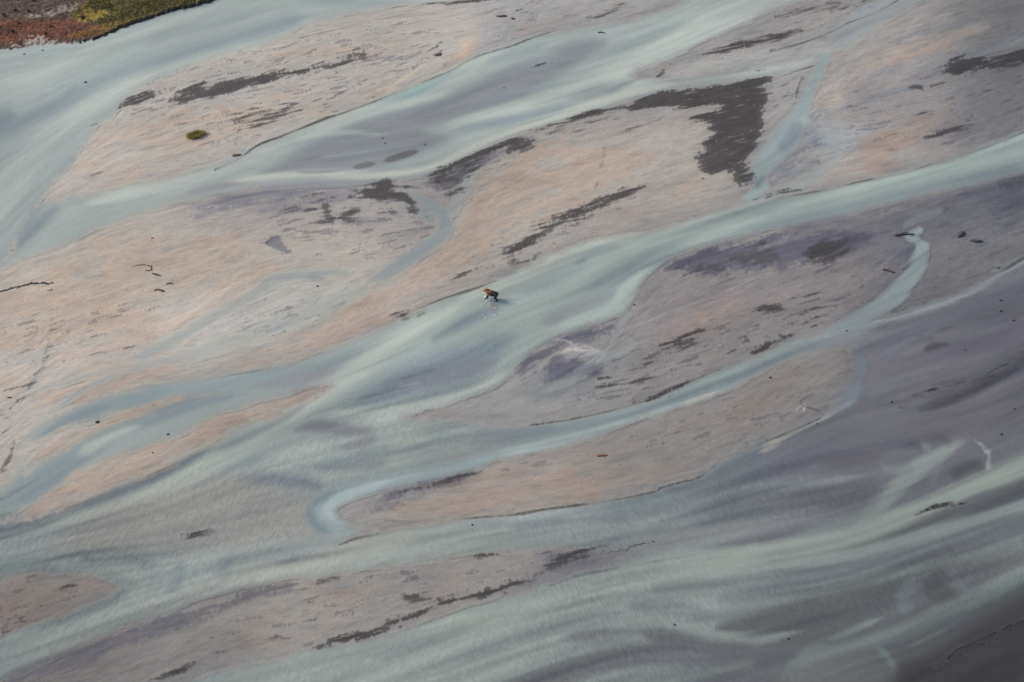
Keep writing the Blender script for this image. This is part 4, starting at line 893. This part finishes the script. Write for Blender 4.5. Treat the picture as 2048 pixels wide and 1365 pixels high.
# scattered dark grains and shell bits
sp=t.maprange(t.noise(v2,1.7,3,.7),.66,.74,1.0,.72); f=t.math('MULTIPLY',f,sp)
p=t.n('ShaderNodeBsdfPrincipled'); t.l(t.mul(t.attr('tint').outputs['Color'],f),p.inputs['Base Color'])
t.l(t.maprange(t.attr('wet').outputs['Fac'],0,1,.9,.6),p.inputs['Roughness']); p.inputs['Specular IOR Level'].default_value=.25
b=t.n('ShaderNodeBump',Strength=.35,Distance=.04); t.l(t.math('ADD',n2,t.math('MULTIPLY',n1,1.2)),b.inputs['Height']); t.l(b.outputs[0],p.inputs['Normal'])
t.l(p.outputs[0],t.out.inputs[0])
ground=link('ground',gme,t.m); tag(ground,kind='structure')
# water: one sheet at river level, where the film is thick enough to see
wz=np.zeros((NY,NX),np.float32)
def ridge(a,b,w,h):
    (ax,ay),(bx,by)=gp(*a),gp(*b); dx,dy=bx-ax,by-ay
    tt=np.clip(((gx-ax)*dx+(gy-ay)*dy)/(dx*dx+dy*dy),0,1); d=np.hypot(gx-ax-tt*dx,gy-ay-tt*dy)
    wz[:]+=h*np.exp(-(d/w)**2)*(1-.8*tt)
ridge((998,599),(1050,602),.09,.05); ridge((1000,606),(1030,612),.1,.03); ridge((975,602),(962,616),.1,.03)
cell=(M['Wa'][:-1,:-1]+M['Wa'][:-1,1:]+M['Wa'][1:,1:]+M['Wa'][1:,:-1])/4>.02
wq=quads[cell.ravel()]; used=np.unique(wq); remap=np.zeros(NX*NY,np.int32); remap[used]=np.arange(len(used))
wz+=np.maximum(0,M['H0']+.005)
WV=np.stack([gx,gy,wz],-1).reshape(-1,3)[used]
wme=grid_mesh('water',WV,remap[wq],{'tint':('FLOAT_COLOR',M['Wc'].reshape(-1,3)[used]*ALB*WCAL),'film':('FLOAT',M['Wa'].ravel()[used]),'chop':('FLOAT',M['R'].ravel()[used])})
t=NT('glacial_water'); geo=t.n('ShaderNodeNewGeometry').outputs['Position']
va=t.mapping(geo,math.radians(64),(1.2,3.2,1)); vb=t.mapping(geo,math.radians(112),(1.2,3.2,1))
ra=t.noise(va,1.0,1,.5,.8); rb=t.noise(vb,1.0,1,.5,.8)
sx=t.n('ShaderNodeSeparateXYZ'); t.l(geo,sx.inputs[0]); side=t.maprange(sx.outputs[0],-18,4,0,1)
mx=t.n('ShaderNodeMix',data_type='FLOAT'); t.l(side,mx.inputs[0]); t.l(ra,mx.inputs[2]); t.l(rb,mx.inputs[3]); rip=mx.outputs[0]
chop=t.attr('chop').outputs['Fac']
fine=t.noise(t.mapping(geo,math.radians(20),(3,6,1)),1.0,2,.6)
f=t.math('ADD',t.math('MULTIPLY',t.maprange(rip,.3,.7,-.10,.10),chop),t.math('ADD',t.maprange(fine,.25,.75,-.03,.03),1.0))
p=t.n('ShaderNodeBsdfPrincipled',IOR=1.33); fm=t.attr('film').outputs['Fac']; t.l(t.maprange(fm,0,.8,.75,.17),p.inputs['Roughness']); t.l(t.mul(t.attr('tint').outputs['Color'],f),p.inputs['Base Color'])
b=t.n('ShaderNodeBump',Strength=1.0,Distance=.04); t.l(t.math('ADD',t.math('MULTIPLY',rip,t.math('MULTIPLY',chop,.7)),t.math('MULTIPLY',fine,.25)),b.inputs['Height']); t.l(b.outputs[0],p.inputs['Normal'])
t.l(p.outputs[0],t.out.inputs[0])
water=link('water',wme,t.m); tag(water,kind='structure')
# ------------------------------------------------------------------ grass on the far shore
rnd=random.Random(5); nr=np.random.default_rng(5)
def mesh_tris(name,V,F,col=None):
    me=bpy.data.meshes.new(name); me.from_pydata([tuple(v) for v in V],[],[tuple(f) for f in F])
    if col is not None:
        at=me.attributes.new('tint','FLOAT_COLOR','POINT'); b=np.ones((len(V),4),np.float32); b[:,:3]=col; at.data.foreach_set('color',b.ravel())
    me.update(); return me
def tinted(name,rough=.8,var=.3,scale=9,sub=0.0):
    t=NT(name); co=t.n('ShaderNodeTexCoord').outputs['Object']; n=t.noise(co,scale,3,.6)
    p=t.n('ShaderNodeBsdfPrincipled',Roughness=rough); t.l(t.mul(t.attr('tint').outputs['Color'],t.maprange(n,.25,.75,1-var,1+var)),p.inputs['Base Color'])
    t.l(p.outputs[0],t.out.inputs[0]); return t.m
landm=M['land']; jj,ii=np.where(landm>.6)
sel=nr.integers(0,len(jj),52000)
bx=xs[ii[sel]]+nr.uniform(-.06,.06,52000); by=ys[jj[sel]]+nr.uniform(-.09,.09,52000); bz=M['H'][jj[sel],ii[sel]]
base=M['G'][jj[sel],ii[sel]]
green=(base[:,1]/(base[:,0]+1e-6)>.78)&(base[:,2]/(base[:,0]+1e-6)<.5)
hh=np.where(green,nr.uniform(.08,.26,52000),nr.uniform(.03,.11,52000)); an=nr.uniform(0,math.tau,52000); w=nr.uniform(.02,.05,52000)
V=np.zeros((52000,3,3)); ca,sa=np.cos(an)*w,np.sin(an)*w
V[:,0]=np.stack([bx-ca,by-sa,bz-.01],-1); V[:,1]=np.stack([bx+ca,by+sa,bz-.01],-1)
V[:,2]=np.stack([bx+nr.normal(0,.05,52000),by+nr.normal(0,.05,52000),bz+hh],-1)
tone=nr.uniform(.75,1.3,52000)[:,None]*base*np.where(green[:,None],np.array([1.0,.97,.9]),1.0)*ALB
gm=mesh_tris('grass',V.reshape(-1,3),np.arange(156000).reshape(-1,3),np.repeat(tone,3,0))
tag(link('grass',gm,tinted('shore_grass')),'low yellow green and rusty autumn grass on the far shore','grass',kind='stuff')
# ------------------------------------------------------------------ small lumps, clods, stones
def ico(sub):
    bm=bmesh.new(); bmesh.ops.create_icosphere(bm,subdivisions=sub,radius=1.0); return bm
def nz(p,f,seed):
    from mathutils import noise
    return noise.noise(Vector((p[0]*f+seed,p[1]*f-seed*1.7,p[2]*f+seed*.6)))
def lump(name,sx,sy,sz,seed,sub=2,rough=.45,ragged=0):
    bm=ico(sub)
    for v in bm.verts:
        p=v.co.copy(); k=1+rough*nz(p,1.3,seed)+rough*.5*nz(p,3.1,seed+9)
        v.co=Vector((p.x*k*sx,p.y*k*sy,(p.z*k if p.z>0 else p.z*.35*k)*sz))
    r=random.Random(int(seed*97)+1)
    for q in range(ragged):                                  # loose blades and root ends round the rim
        a=r.uniform(0,math.tau); c=Vector((math.cos(a)*sx*r.uniform(.3,.95),math.sin(a)*sy*r.uniform(.3,.95),sz*r.uniform(.1,.6)))
        d=Vector((math.cos(a)*r.uniform(.3,1),math.sin(a)*r.uniform(.3,1),r.uniform(-.2,.9)))*r.uniform(.25,.6)*max(sx,sy)*.6; s=d.cross(Vector((0,0,1))).normalized()*.02
        vs=[bm.verts.new(x) for x in (c-s,c+s,c+d)]; bm.faces.new(vs)
    me=bpy.data.meshes.new(name); bm.to_mesh(me); bm.free(); me.shade_smooth(); return me
MAT_RED=simple('reddish_turf',(.115,.058,.045),.9,.35,9); MAT_DARK=simple('dark_turf',(.045,.040,.036),.9,.4,9)
MAT_STONE=simple('dark_stone',(.055,.052,.054),.75,.35,7); MAT_BROWN=simple('brown_weed',(.085,.06,.042),.9,.4,9); MAT_RUST=simple('rusty_weed',(.15,.062,.03),.9,.35,9)
def place(o,u,v,rot=0,dz=0):
    x,y=gp(u,v); o.location=(x,y,max(attr_h(x,y),0)+dz); o.rotation_euler=(0,0,rot); return o
def clod(name,u,v,pw,ph,mat,label,cat,group=None,rot=.2,seed=1.0,h=.5,ragged=24):
    sx=pw/40; sy=max(ph,3)/40/KY*.75; o=link(name,lump(name,sx,sy,max(.06,h*sy),seed,2,.5,ragged),mat)
    place(o,u,v,rot); return tag(o,label,cat,group)
G1='clods of turf stranded on the bars'
clod('turf_clod',473,311,20,8,MAT_RED,'small reddish brown turf clod at the water edge right of the grass clump','turf clod',G1,.15,1.3)
clod('turf_clod',1004,33,26,8,MAT_RED,'widest reddish turf clod on the far bar near the top edge of the view','turf clod',G1,.1,2.1,.45,40)
clod('turf_clod',1026,38,10,6,MAT_DARK,'dark crumb of turf touching the right end of the widest reddish clod','turf clod',G1,-.3,7.1)
clod('turf_clod',876,110,16,9,MAT_RED,'brown turf clod just below the black silt streak on the far bar','turf clod',G1,.35,3.7)
clod('turf_clod',1923,470,26,13,MAT_DARK,'dark turf clod with an upturned end on the right hand mud flat','turf clod',G1,.75,4.4,.6,40)
clod('turf_clod',1952,483,28,10,MAT_DARK,'dark kidney shaped turf clod beside the upturned one on the right mud flat','turf clod',G1,-.2,5.2,.5,40)
clod('weed_clump',1205,912,20,5,MAT_RUST,'rusty orange clump of weed alone on the long lower sandbar','weed clump',None,.1,6.6,.5,40)
clod('weed_clump',1996,536,10,5,MAT_BROWN,'brown clump of weed at the shore of the pale channel on the right','weed clump',None,.1,8.2,.5)
clod('weed_clump',19,796,9,4,MAT_BROWN,'small brown clump of weed on pink sand at the left edge','weed clump',None,.1,9.4,.5)
clod('weed_clump',195,844,9,6,MAT_DARK,'dark clump of weed on the thin sand strip between two left channels','weed clump',None,.5,9.9,.5)
G2='lone dark stones'
ST=[(171,165,8,5,'dark rock breaking the surface in the middle of the far pale channel'),(85,101,8,3,'low dark stone awash just off the sandy shore in the far corner'),(48,109,5,4,'tiny dark stone in water left of the awash one by the far shore'),
(305,477,8,3,'flat dark stone on sand above the ring of dark weed'),(635,573,6,4,'dark stone on the pale tongue between the two small left channels'),(765,277,4,4,'upper of two dark stones in the lilac shallows of the second channel'),(770,287,5,4,'lower of two dark stones in the lilac shallows of the second channel'),
(850,290,5,4,'single dark stone above the lens shaped silt bank in the second channel'),(1008,176,5,3,'dark stone at the right end of the speckled shoal in the second channel'),(1405,358,5,4,'dark stone on pale sand left of the big black silt patch'),
(2001,601,8,4,'topmost of three dark stones in the lilac shallows at the right edge'),(2001,622,10,5,'middle of three dark stones in the lilac shallows at the right edge'),(2026,641,10,5,'lowest of three dark stones in the lilac shallows at the right edge'),
(2002,869,11,4,'flat dark stone on wet mud above the pale right hand channel'),(1782,804,5,6,'upright dark stone on the mud left of the long black bank'),(1540,756,8,5,'dark stone on the lower bar near the bright thin spit'),(1693,662,6,4,'dark stone in the lower channel where it bends past the round bar end'),
(1930,700,8,3,'dark stone on grey mud right of the black weed patch'),(2028,818,5,4,'small dark stone on smooth mud at the right edge below the long black bank'),(336,869,8,4,'dark stone on the pink bar below the small left channels'),(305,906,5,3,'small dark stone lower on the pink bar between the left channels'),
(1349,1250,5,4,'dark stone in the rippled fan of water at the bottom'),(1576,1278,8,4,'dark stone in dark shallow water near the bottom right'),(1634,848,5,4,'dark stone on the white spit at the tip of the lower bar'),(944,1050,5,4,'dark stone in the rippled water under the lower bar'),(1268,610,5,4,'dark stone on the left rim of the right central bar')]
for k,(u,v,pw,ph,lb) in enumerate(ST):
    sx=pw/52; sy=ph/50/KY; o=link('stone',lump('stone',sx,sy,max(.07,.8*sy),11.3+k*1.7,2,.35),MAT_STONE); place(o,u,v,.2+.3*math.sin(k*3.1)); tag(o,lb,'stone',G2)
# a drift log and wrack lines of dark weed
def log(u0,v0,u1,v1,r,label,mat):
    (x0,y0),(x1,y1)=gp(u0,v0),gp(u1,v1); L=math.hypot(x1-x0,y1-y0); bm=bmesh.new(); n=9; rings=[]
    for k in range(n):
        t=k/(n-1); rr=r*(1-.45*t)*(1+.15*math.sin(k*2.3)); ring=[]
        for q in range(8):
            a=q/8*math.tau; ring.append(bm.verts.new(((t-.5)*L,.06*math.sin(t*5)+math.cos(a)*rr,rr*.7+math.sin(a)*rr)))
        rings.append(ring)
    for k in range(n-1):
        for q in range(8): bm.faces.new((rings[k][q],rings[k][(q+1)%8],rings[k+1][(q+1)%8],rings[k+1][q]))
    bm.faces.new(rings[0][::-1]); bm.faces.new(rings[-1])
    for s_,t in ((1,.35),(-1,.6)):                            # two broken branch stubs
        b=Vector(((t-.5)*L,0,r)); vs=[bm.verts.new(b+Vector(p)) for p in ((-.05,0,0),(.05,0,0),(0,.0,.06),(.08,s_*.28,.14))]
        for f in ((0,1,3),(1,2,3),(2,0,3)): bm.faces.new([vs[i] for i in f])
    me=bpy.data.meshes.new('drift_log'); bm.to_mesh(me); bm.free(); me.shade_smooth()
    o=link('drift_log',me,mat); o.location=((x0+x1)/2,(y0+y1)/2,max(attr_h((x0+x1)/2,(y0+y1)/2),0)); o.rotation_euler=(0,0,math.atan2(y1-y0,x1-x0)); return tag(o,label,'driftwood','drift logs')
log(1196,66,1210,66,.07,'short dark drift log in the far channel near the top middle',MAT_DARK)
log(1766,541,1790,546,.11,'brown drift log on the bank of the light blue side stream',MAT_BROWN)
log(1790,472,1828,468,.09,'straight dark drift log at the head of the light blue side stream',MAT_DARK)
def wrack(pts,w,label,seed):
    C=catmull([gp(u,v) for u,v in pts],False,5); c0=C.mean(0); bm=bmesh.new(); r=random.Random(seed)
    for k in range(len(C)-1):
        L=math.hypot(*(C[k+1]-C[k])); a=math.atan2(*(C[k+1]-C[k])[::-1])
        for q in range(max(2,int(L/.09))):
            t=r.random(); p=C[k]+(C[k+1]-C[k])*t+np.array([r.gauss(0,w*.35),r.gauss(0,w*.5)]); s=w*r.uniform(.5,1.1)
            res=bmesh.ops.create_icosphere(bm,subdivisions=1,radius=1.0,matrix=Matrix.Translation((p[0]-c0[0],p[1]-c0[1],s*.12))@Matrix.Rotation(a+r.gauss(0,.4),4,'Z')@Matrix.Diagonal((s*1.5,s*.7,s*.4,1)))
    me=bpy.data.meshes.new('weed_strip'); bm.to_mesh(me); bm.free()
    o=link('weed_strip',me,MAT_DARK); o.location=(c0[0],c0[1],max(0,attr_h(c0[0],c0[1]))-.01); return tag(o,label,'weed strip','strips of dark weed on the left sandbar')
wrack([(-50,596),(0,584),(30,576),(60,569),(85,567),(106,568)],.15,'longest strip of dark weed curving in from the left edge',1)
wrack([(266,534),(276,531),(290,531),(302,534),(303,540),(292,542)],.10,'ring of dark weed open to the left on the sandbar',2)
wrack([(306,548),(313,550),(319,552)],.12,'short thick tuft strip of dark weed just below the ring',3)
wrack([(332,569),(338,567),(344,569)],.10,'small curl of dark weed right of the others on the sandbar',4)
wrack([(312,580),(320,581),(328,583)],.12,'lowest short strip of dark weed under the small curl',5)
wrack([(96,582),(104,580)],.09,'tiny crumb of weed under the end of the longest strip',6)
# ------------------------------------------------------------------ grass clump on the far bar
gc=bpy.data.objects.new('grass_clump',None); COL.objects.link(gc); place(gc,392,272)
tag(gc,'yellow green ring of grass growing alone on the far sandbar','grass clump')
bm=bmesh.new()
for k in range(26):
    a=k/26*math.tau; bmesh.ops.create_icosphere(bm,subdivisions=1,radius=1,matrix=Matrix.Translation((math.cos(a)*.58*(1+.15*math.sin(2*a+.6))+.02,math.sin(a)*.46+.12*math.cos(a),.0))@Matrix.Diagonal((.26,.24,.14+.05*math.sin(k*2.7),1)))
sm=bpy.data.meshes.new('sod'); bm.to_mesh(sm); bm.free(); sm.shade_smooth(); link('sod',sm,simple('sod',(.07,.062,.03),.95,.4,8),gc)
V=[];F_=[];C_=[]
for k in range(2600):
    a=rnd.uniform(0,math.tau); rr=rnd.gauss(1.0,.26)*(1+.18*math.sin(2*a+.6)+.10*math.sin(5*a)); 
    if math.sin(a)<-.55 and rnd.random()<.25: continue
    x=math.cos(a)*.60*rr+.02; y=math.sin(a)*.50*rr+.12*math.cos(a); h=rnd.uniform(.16,.42); b=rnd.uniform(0,math.tau); w_=rnd.uniform(.012,.03)
    n_=len(V); V+= [(x-math.cos(b)*w_,y-math.sin(b)*w_,.03),(x+math.cos(b)*w_,y+math.sin(b)*w_,.03),(x+rnd.gauss(0,.10)+.08*math.cos(a),y+rnd.gauss(0,.10)+.08*math.sin(a),h)]
    F_.append((n_,n_+1,n_+2)); c=np.array((.42,.36,.085))*rnd.uniform(.55,1.25)*np.array((1,rnd.uniform(.8,1.05),rnd.uniform(.7,1.3))); C_+=[c,c,c]
link('blade_tuft',mesh_tris('blade_tuft',V,F_,np.array(C_)),tinted('clump_grass'),gc)
# shrubs on the far shore
MAT_LEAF=simple('shrub_leaf',(.032,.032,.022),.85,.4,8); MAT_TWIG=simple('shrub_twig',(.05,.04,.03),.9,.3,8)
SHR=[(31,24,'round dark shrub on the bare far shore, left of its close twin'),(58,26,'round dark shrub on the bare far shore, right of its close twin'),(8,34,'broad dark shrub at the left edge of the far shore'),(25,66,'dark shrub above the pale sand of the far shore'),(92,71,'dark shrub on rusty ground nearest the pale sand spit'),(38,50,'small shrub on rusty ground under the twin shrubs'),(166,40,'low shrub at the left end of the yellow green grass'),(102,56,'small shrub alone in the middle of the rusty ground'),(98,84,'low shrub at the waterline between pale sand and turf'),(66,4,'far dark shrub near the top left edge')]
proto=None
for k,(u,v,lb) in enumerate(SHR):
    if proto is None:
        root=bpy.data.objects.new('shrub',None); COL.objects.link(root); V=[];F_=[]
        for q in range(420):
            d=Vector((rnd.gauss(0,1),rnd.gauss(0,1),rnd.gauss(0,1))).normalized()*rnd.uniform(.45,1.05); c=Vector((d.x*.24,d.y*.24,.22+d.z*.17)); n_=len(V)
            e=Vector((rnd.gauss(0,1),rnd.gauss(0,1),rnd.gauss(0,1))).normalized()*.045; g=d.cross(e)*.8
            V+=[tuple(c-e),tuple(c+g),tuple(c+e),tuple(c-g)]; F_.append((n_,n_+1,n_+2,n_+3))
        me=bpy.data.meshes.new('foliage'); me.from_pydata(V,[],F_); link('foliage',me,MAT_LEAF,root)
        bm=bmesh.new()
        for q in range(5):
            a=q*1.26; bmesh.ops.create_cone(bm,segments=5,radius1=.018,radius2=.006,depth=.3,cap_ends=True,matrix=Matrix.Translation((.05*math.cos(a),.05*math.sin(a),.13))@Matrix.Rotation(.35,4,Vector((-math.sin(a),math.cos(a),0))))
        me=bpy.data.meshes.new('stem'); bm.to_mesh(me); bm.free(); link('stem',me,MAT_TWIG,root); proto=root; o=root
    else:
        o=proto.copy(); COL.objects.link(o)
        for ch in proto.children:
            if ch.name.startswith(('foliage','stem')): c=ch.copy(); COL.objects.link(c); c.parent=o
    place(o,u,v,k*1.1); o.scale=[(.9,.8,1,.9,.8,.6,.9,.6,.6,.9)[k]]*3; tag(o,lb,'shrub','dark shrubs on the far shore')
# ------------------------------------------------------------------ the bear, wading
def bear():
    P={}; E=[]
    def v(n,x,y,z,r,par=None):
        P[n]=(x,y,z,r)
        if par: E.append((par,n))
    v('pelvis',-.42,0,.80,.30); v('loin',-.12,0,.82,.31,'pelvis'); v('rib',.16,0,.84,.33,'loin'); v('shoulder',.42,0,.94,.30,'rib'); v('hump',.44,0,1.08,.20,'shoulder')
    v('neck',.66,.03,1.06,.21,'shoulder'); v('skull',.84,.06,1.13,.165,'neck'); v('brow',.93,.075,1.11,.12,'skull'); v('snout',1.05,.10,1.05,.075,'brow'); v('nose',1.11,.11,1.035,.055,'snout')
    v('earl',.80,.17,1.27,.045,'skull'); v('earr',.83,-.06,1.28,.045,'skull'); v('tail',-.70,0,.86,.07,'pelvis'); v('belly',-.02,0,.66,.24,'loin')
    for s,y,(ex,wx,px) in (('l',.19,(.46,.64,.72)),('r',-.19,(.34,.24,.20))):       # front legs: near one reaches ahead
        v('arm'+s,.40,y*1.05,.76,.17,'shoulder'); v('elbow'+s,ex,y*1.15,.50,.125,'arm'+s); v('wrist'+s,wx,y*1.1,.20,.09,'elbow'+s); v('paw'+s,px,y*1.1,-.06,.10,'wrist'+s); v('toe'+s,px+.14,y*1.1,-.10,.07,'paw'+s)
    for s,y,(kx,hx,px) in (('l',.18,(-.40,-.62,-.60)),('r',-.18,(-.22,-.30,-.22))):  # hind legs
        v('thigh'+s,-.44,y*1.1,.62,.205,'pelvis'); v('knee'+s,kx+.08,y*1.25,.42,.14,'thigh'+s); v('hock'+s,hx,y*1.15,.20,.085,'knee'+s); v('foot'+s,px,y*1.1,-.06,.10,'hock'+s); v('htoe'+s,px+.15,y*1.1,-.10,.07,'foot'+s)
    names=list(P); me=bpy.data.meshes.new('bear_skeleton'); me.from_pydata([P[n][:3] for n in names],[(names.index(a),names.index(b)) for a,b in E],[])
    o=bpy.data.objects.new('bear_tmp',me); COL.objects.link(o); sk=o.modifiers.new('skin','SKIN'); sk.use_smooth_shade=True
    for i,n in enumerate(names):
        d=me.skin_vertices[0].data[i]; d.radius=(P[n][3],P[n][3]); d.use_root=(n=='pelvis')
    sb=o.modifiers.new('sub','SUBSURF'); sb.levels=2; sb.render_levels=2
    dg=bpy.context.evaluated_depsgraph_get(); ev=o.evaluated_get(dg); out=bpy.data.meshes.new_from_object(ev); bpy.data.objects.remove(o); out.name='bear'
    # fur: shallow shaggy relief, longer under the belly and on the hump
    co=np.zeros(len(out.vertices)*3); out.vertices.foreach_get('co',co); co=co.reshape(-1,3); nn=np.array([tuple(x.normal) for x in out.vertices])
    d=np.array([.022*nz(c,9,3)+.014*nz(c,21,5) for c in co]); co+=nn*d[:,None]; out.vertices.foreach_set('co',co.ravel())
    x,z=co[:,0],co[:,2]
    legs=sstep(.74,.5,z); rear=sstep(.46,-.02,x); muz=sstep(.98,1.06,x)
    c=np.empty((len(co),3)); c[:]=(.18,.068,.022)
    pale=sstep(.55,.9,z)*sstep(.2,.6,x)*.55; c=c*(1-pale[:,None])+np.array((.36,.17,.065))*pale[:,None]
    for m,k in ((rear,(.030,.018,.013)),(legs,(.016,.012,.010)),(muz*.6,(.06,.035,.02))): c=c*(1-m[:,None])+np.array(k)*m[:,None]
    at=out.attributes.new('tint','FLOAT_COLOR','POINT'); b=np.ones((len(co),4),np.float32); b[:,:3]=c; at.data.foreach_set('color',b.ravel())
    out.update(); out.shade_smooth(); return out
bo=link('bear',bear(),tinted('bear_fur',.75,.35,14))
(bx0,by0),(bx1,by1)=gp(997,601),gp(972,596)
bo.location=((bx0+bx1)/2+.02,(by0+by1)/2,0); bo.rotation_euler=(0,0,math.atan2(by1-by0,bx1-bx0)); bo.scale=(.92,)*3
tag(bo,'brown bear with orange shoulders and dark legs wading through the shallow main channel','bear')
bm=bmesh.new()
for k,(x,y,z,r) in enumerate([(1.115,.112,1.04,.035)]): bmesh.ops.create_icosphere(bm,subdivisions=2,radius=r,matrix=Matrix.Translation((x+.02,y,z+.01)))
me=bpy.data.meshes.new('nose'); bm.to_mesh(me); bm.free(); link('nose',me,simple('wet_nose',(.01,.009,.009),.3,.2,9),bo)
for s in (.14,-.005):
    bm=bmesh.new(); bmesh.ops.create_icosphere(bm,subdivisions=2,radius=.018,matrix=Matrix.Translation((.985,s+.01,1.165)))
    me=bpy.data.meshes.new('eye'); bm.to_mesh(me); bm.free(); link('eye',me,bpy.data.materials['wet_nose'],bo)
# splashes thrown up by the paws
MAT_FOAM_GLINT=simple('foam_glint',(.78,.80,.80),.5,.05,9)
def splash(u,v,w,h,n,seed,label):
    r=random.Random(seed); bm=bmesh.new()
    for q in range(n):
        a=r.uniform(0,math.tau); d=abs(r.gauss(0,.6)); t=r.random(); s=r.uniform(.018,.05)*(1.2-.5*t)
        bmesh.ops.create_icosphere(bm,subdivisions=1,radius=s,matrix=Matrix.Translation((math.cos(a)*w*d,math.sin(a)*w*d,t*h*(1-.4*d)))@Matrix.Diagonal((1,1,1.5,1)))
    dm=bpy.data.meshes.new('droplet'); bm.to_mesh(dm); bm.free(); bm=bmesh.new(); ring=[]
    for q in range(16):                                       # the torn crown of water round the paw
        a=q/16*math.tau; k=w*r.uniform(.5,.8); hh=h*r.uniform(.2,.8)
        ring.append([bm.verts.new((math.cos(a)*k*m,math.sin(a)*k*m,z)) for m,z in ((1,-.03),(1.15,hh*.5),(1.5,hh))])
    for q in range(16):
        A,B=ring[q],ring[(q+1)%16]
        for j in (0,1): bm.faces.new((A[j],B[j],B[j+1],A[j+1]))
    me=bpy.data.meshes.new('water_splash'); bm.to_mesh(me); bm.free(); o=link('water_splash',me,MAT_FOAM_GLINT); x,y=gp(u,v); o.location=(x,y,0)
    d=link('droplet',dm,MAT_FOAM_GLINT,o); d['kind']='stuff'; return tag(o,label,'splash','splashes round the bear')
splash(971,596,.15,.24,40,3,'smaller white splash ahead of the leading paw of the bear')
splash(980,600,.24,.34,80,4,'larger white splash under the chest of the bear')
bm=bmesh.new(); r=random.Random(8)  # small white lumps standing in for glints on the water
for u,v,s in ((988,602,.05),(991,600,.03),(989,616,.05),(976,611,.04),(984,629,.05),(989,631,.06),(970,636,.04),(986,604,.04),(979,606,.04),(992,608,.03),(974,618,.03),(1002,626,.03),(964,630,.03),(1012,611,.03)):
    x,y=gp(u,v); bmesh.ops.create_icosphere(bm,subdivisions=1,radius=s,matrix=Matrix.Translation((x,y,.01))@Matrix.Diagonal((1.5,1.1,.4,1)))
me=bpy.data.meshes.new('foam_glint'); bm.to_mesh(me); bm.free(); tag(link('foam_glint',me,MAT_FOAM_GLINT),'white flecks standing for glints on the water below the bear','foam_glint',kind='stuff')
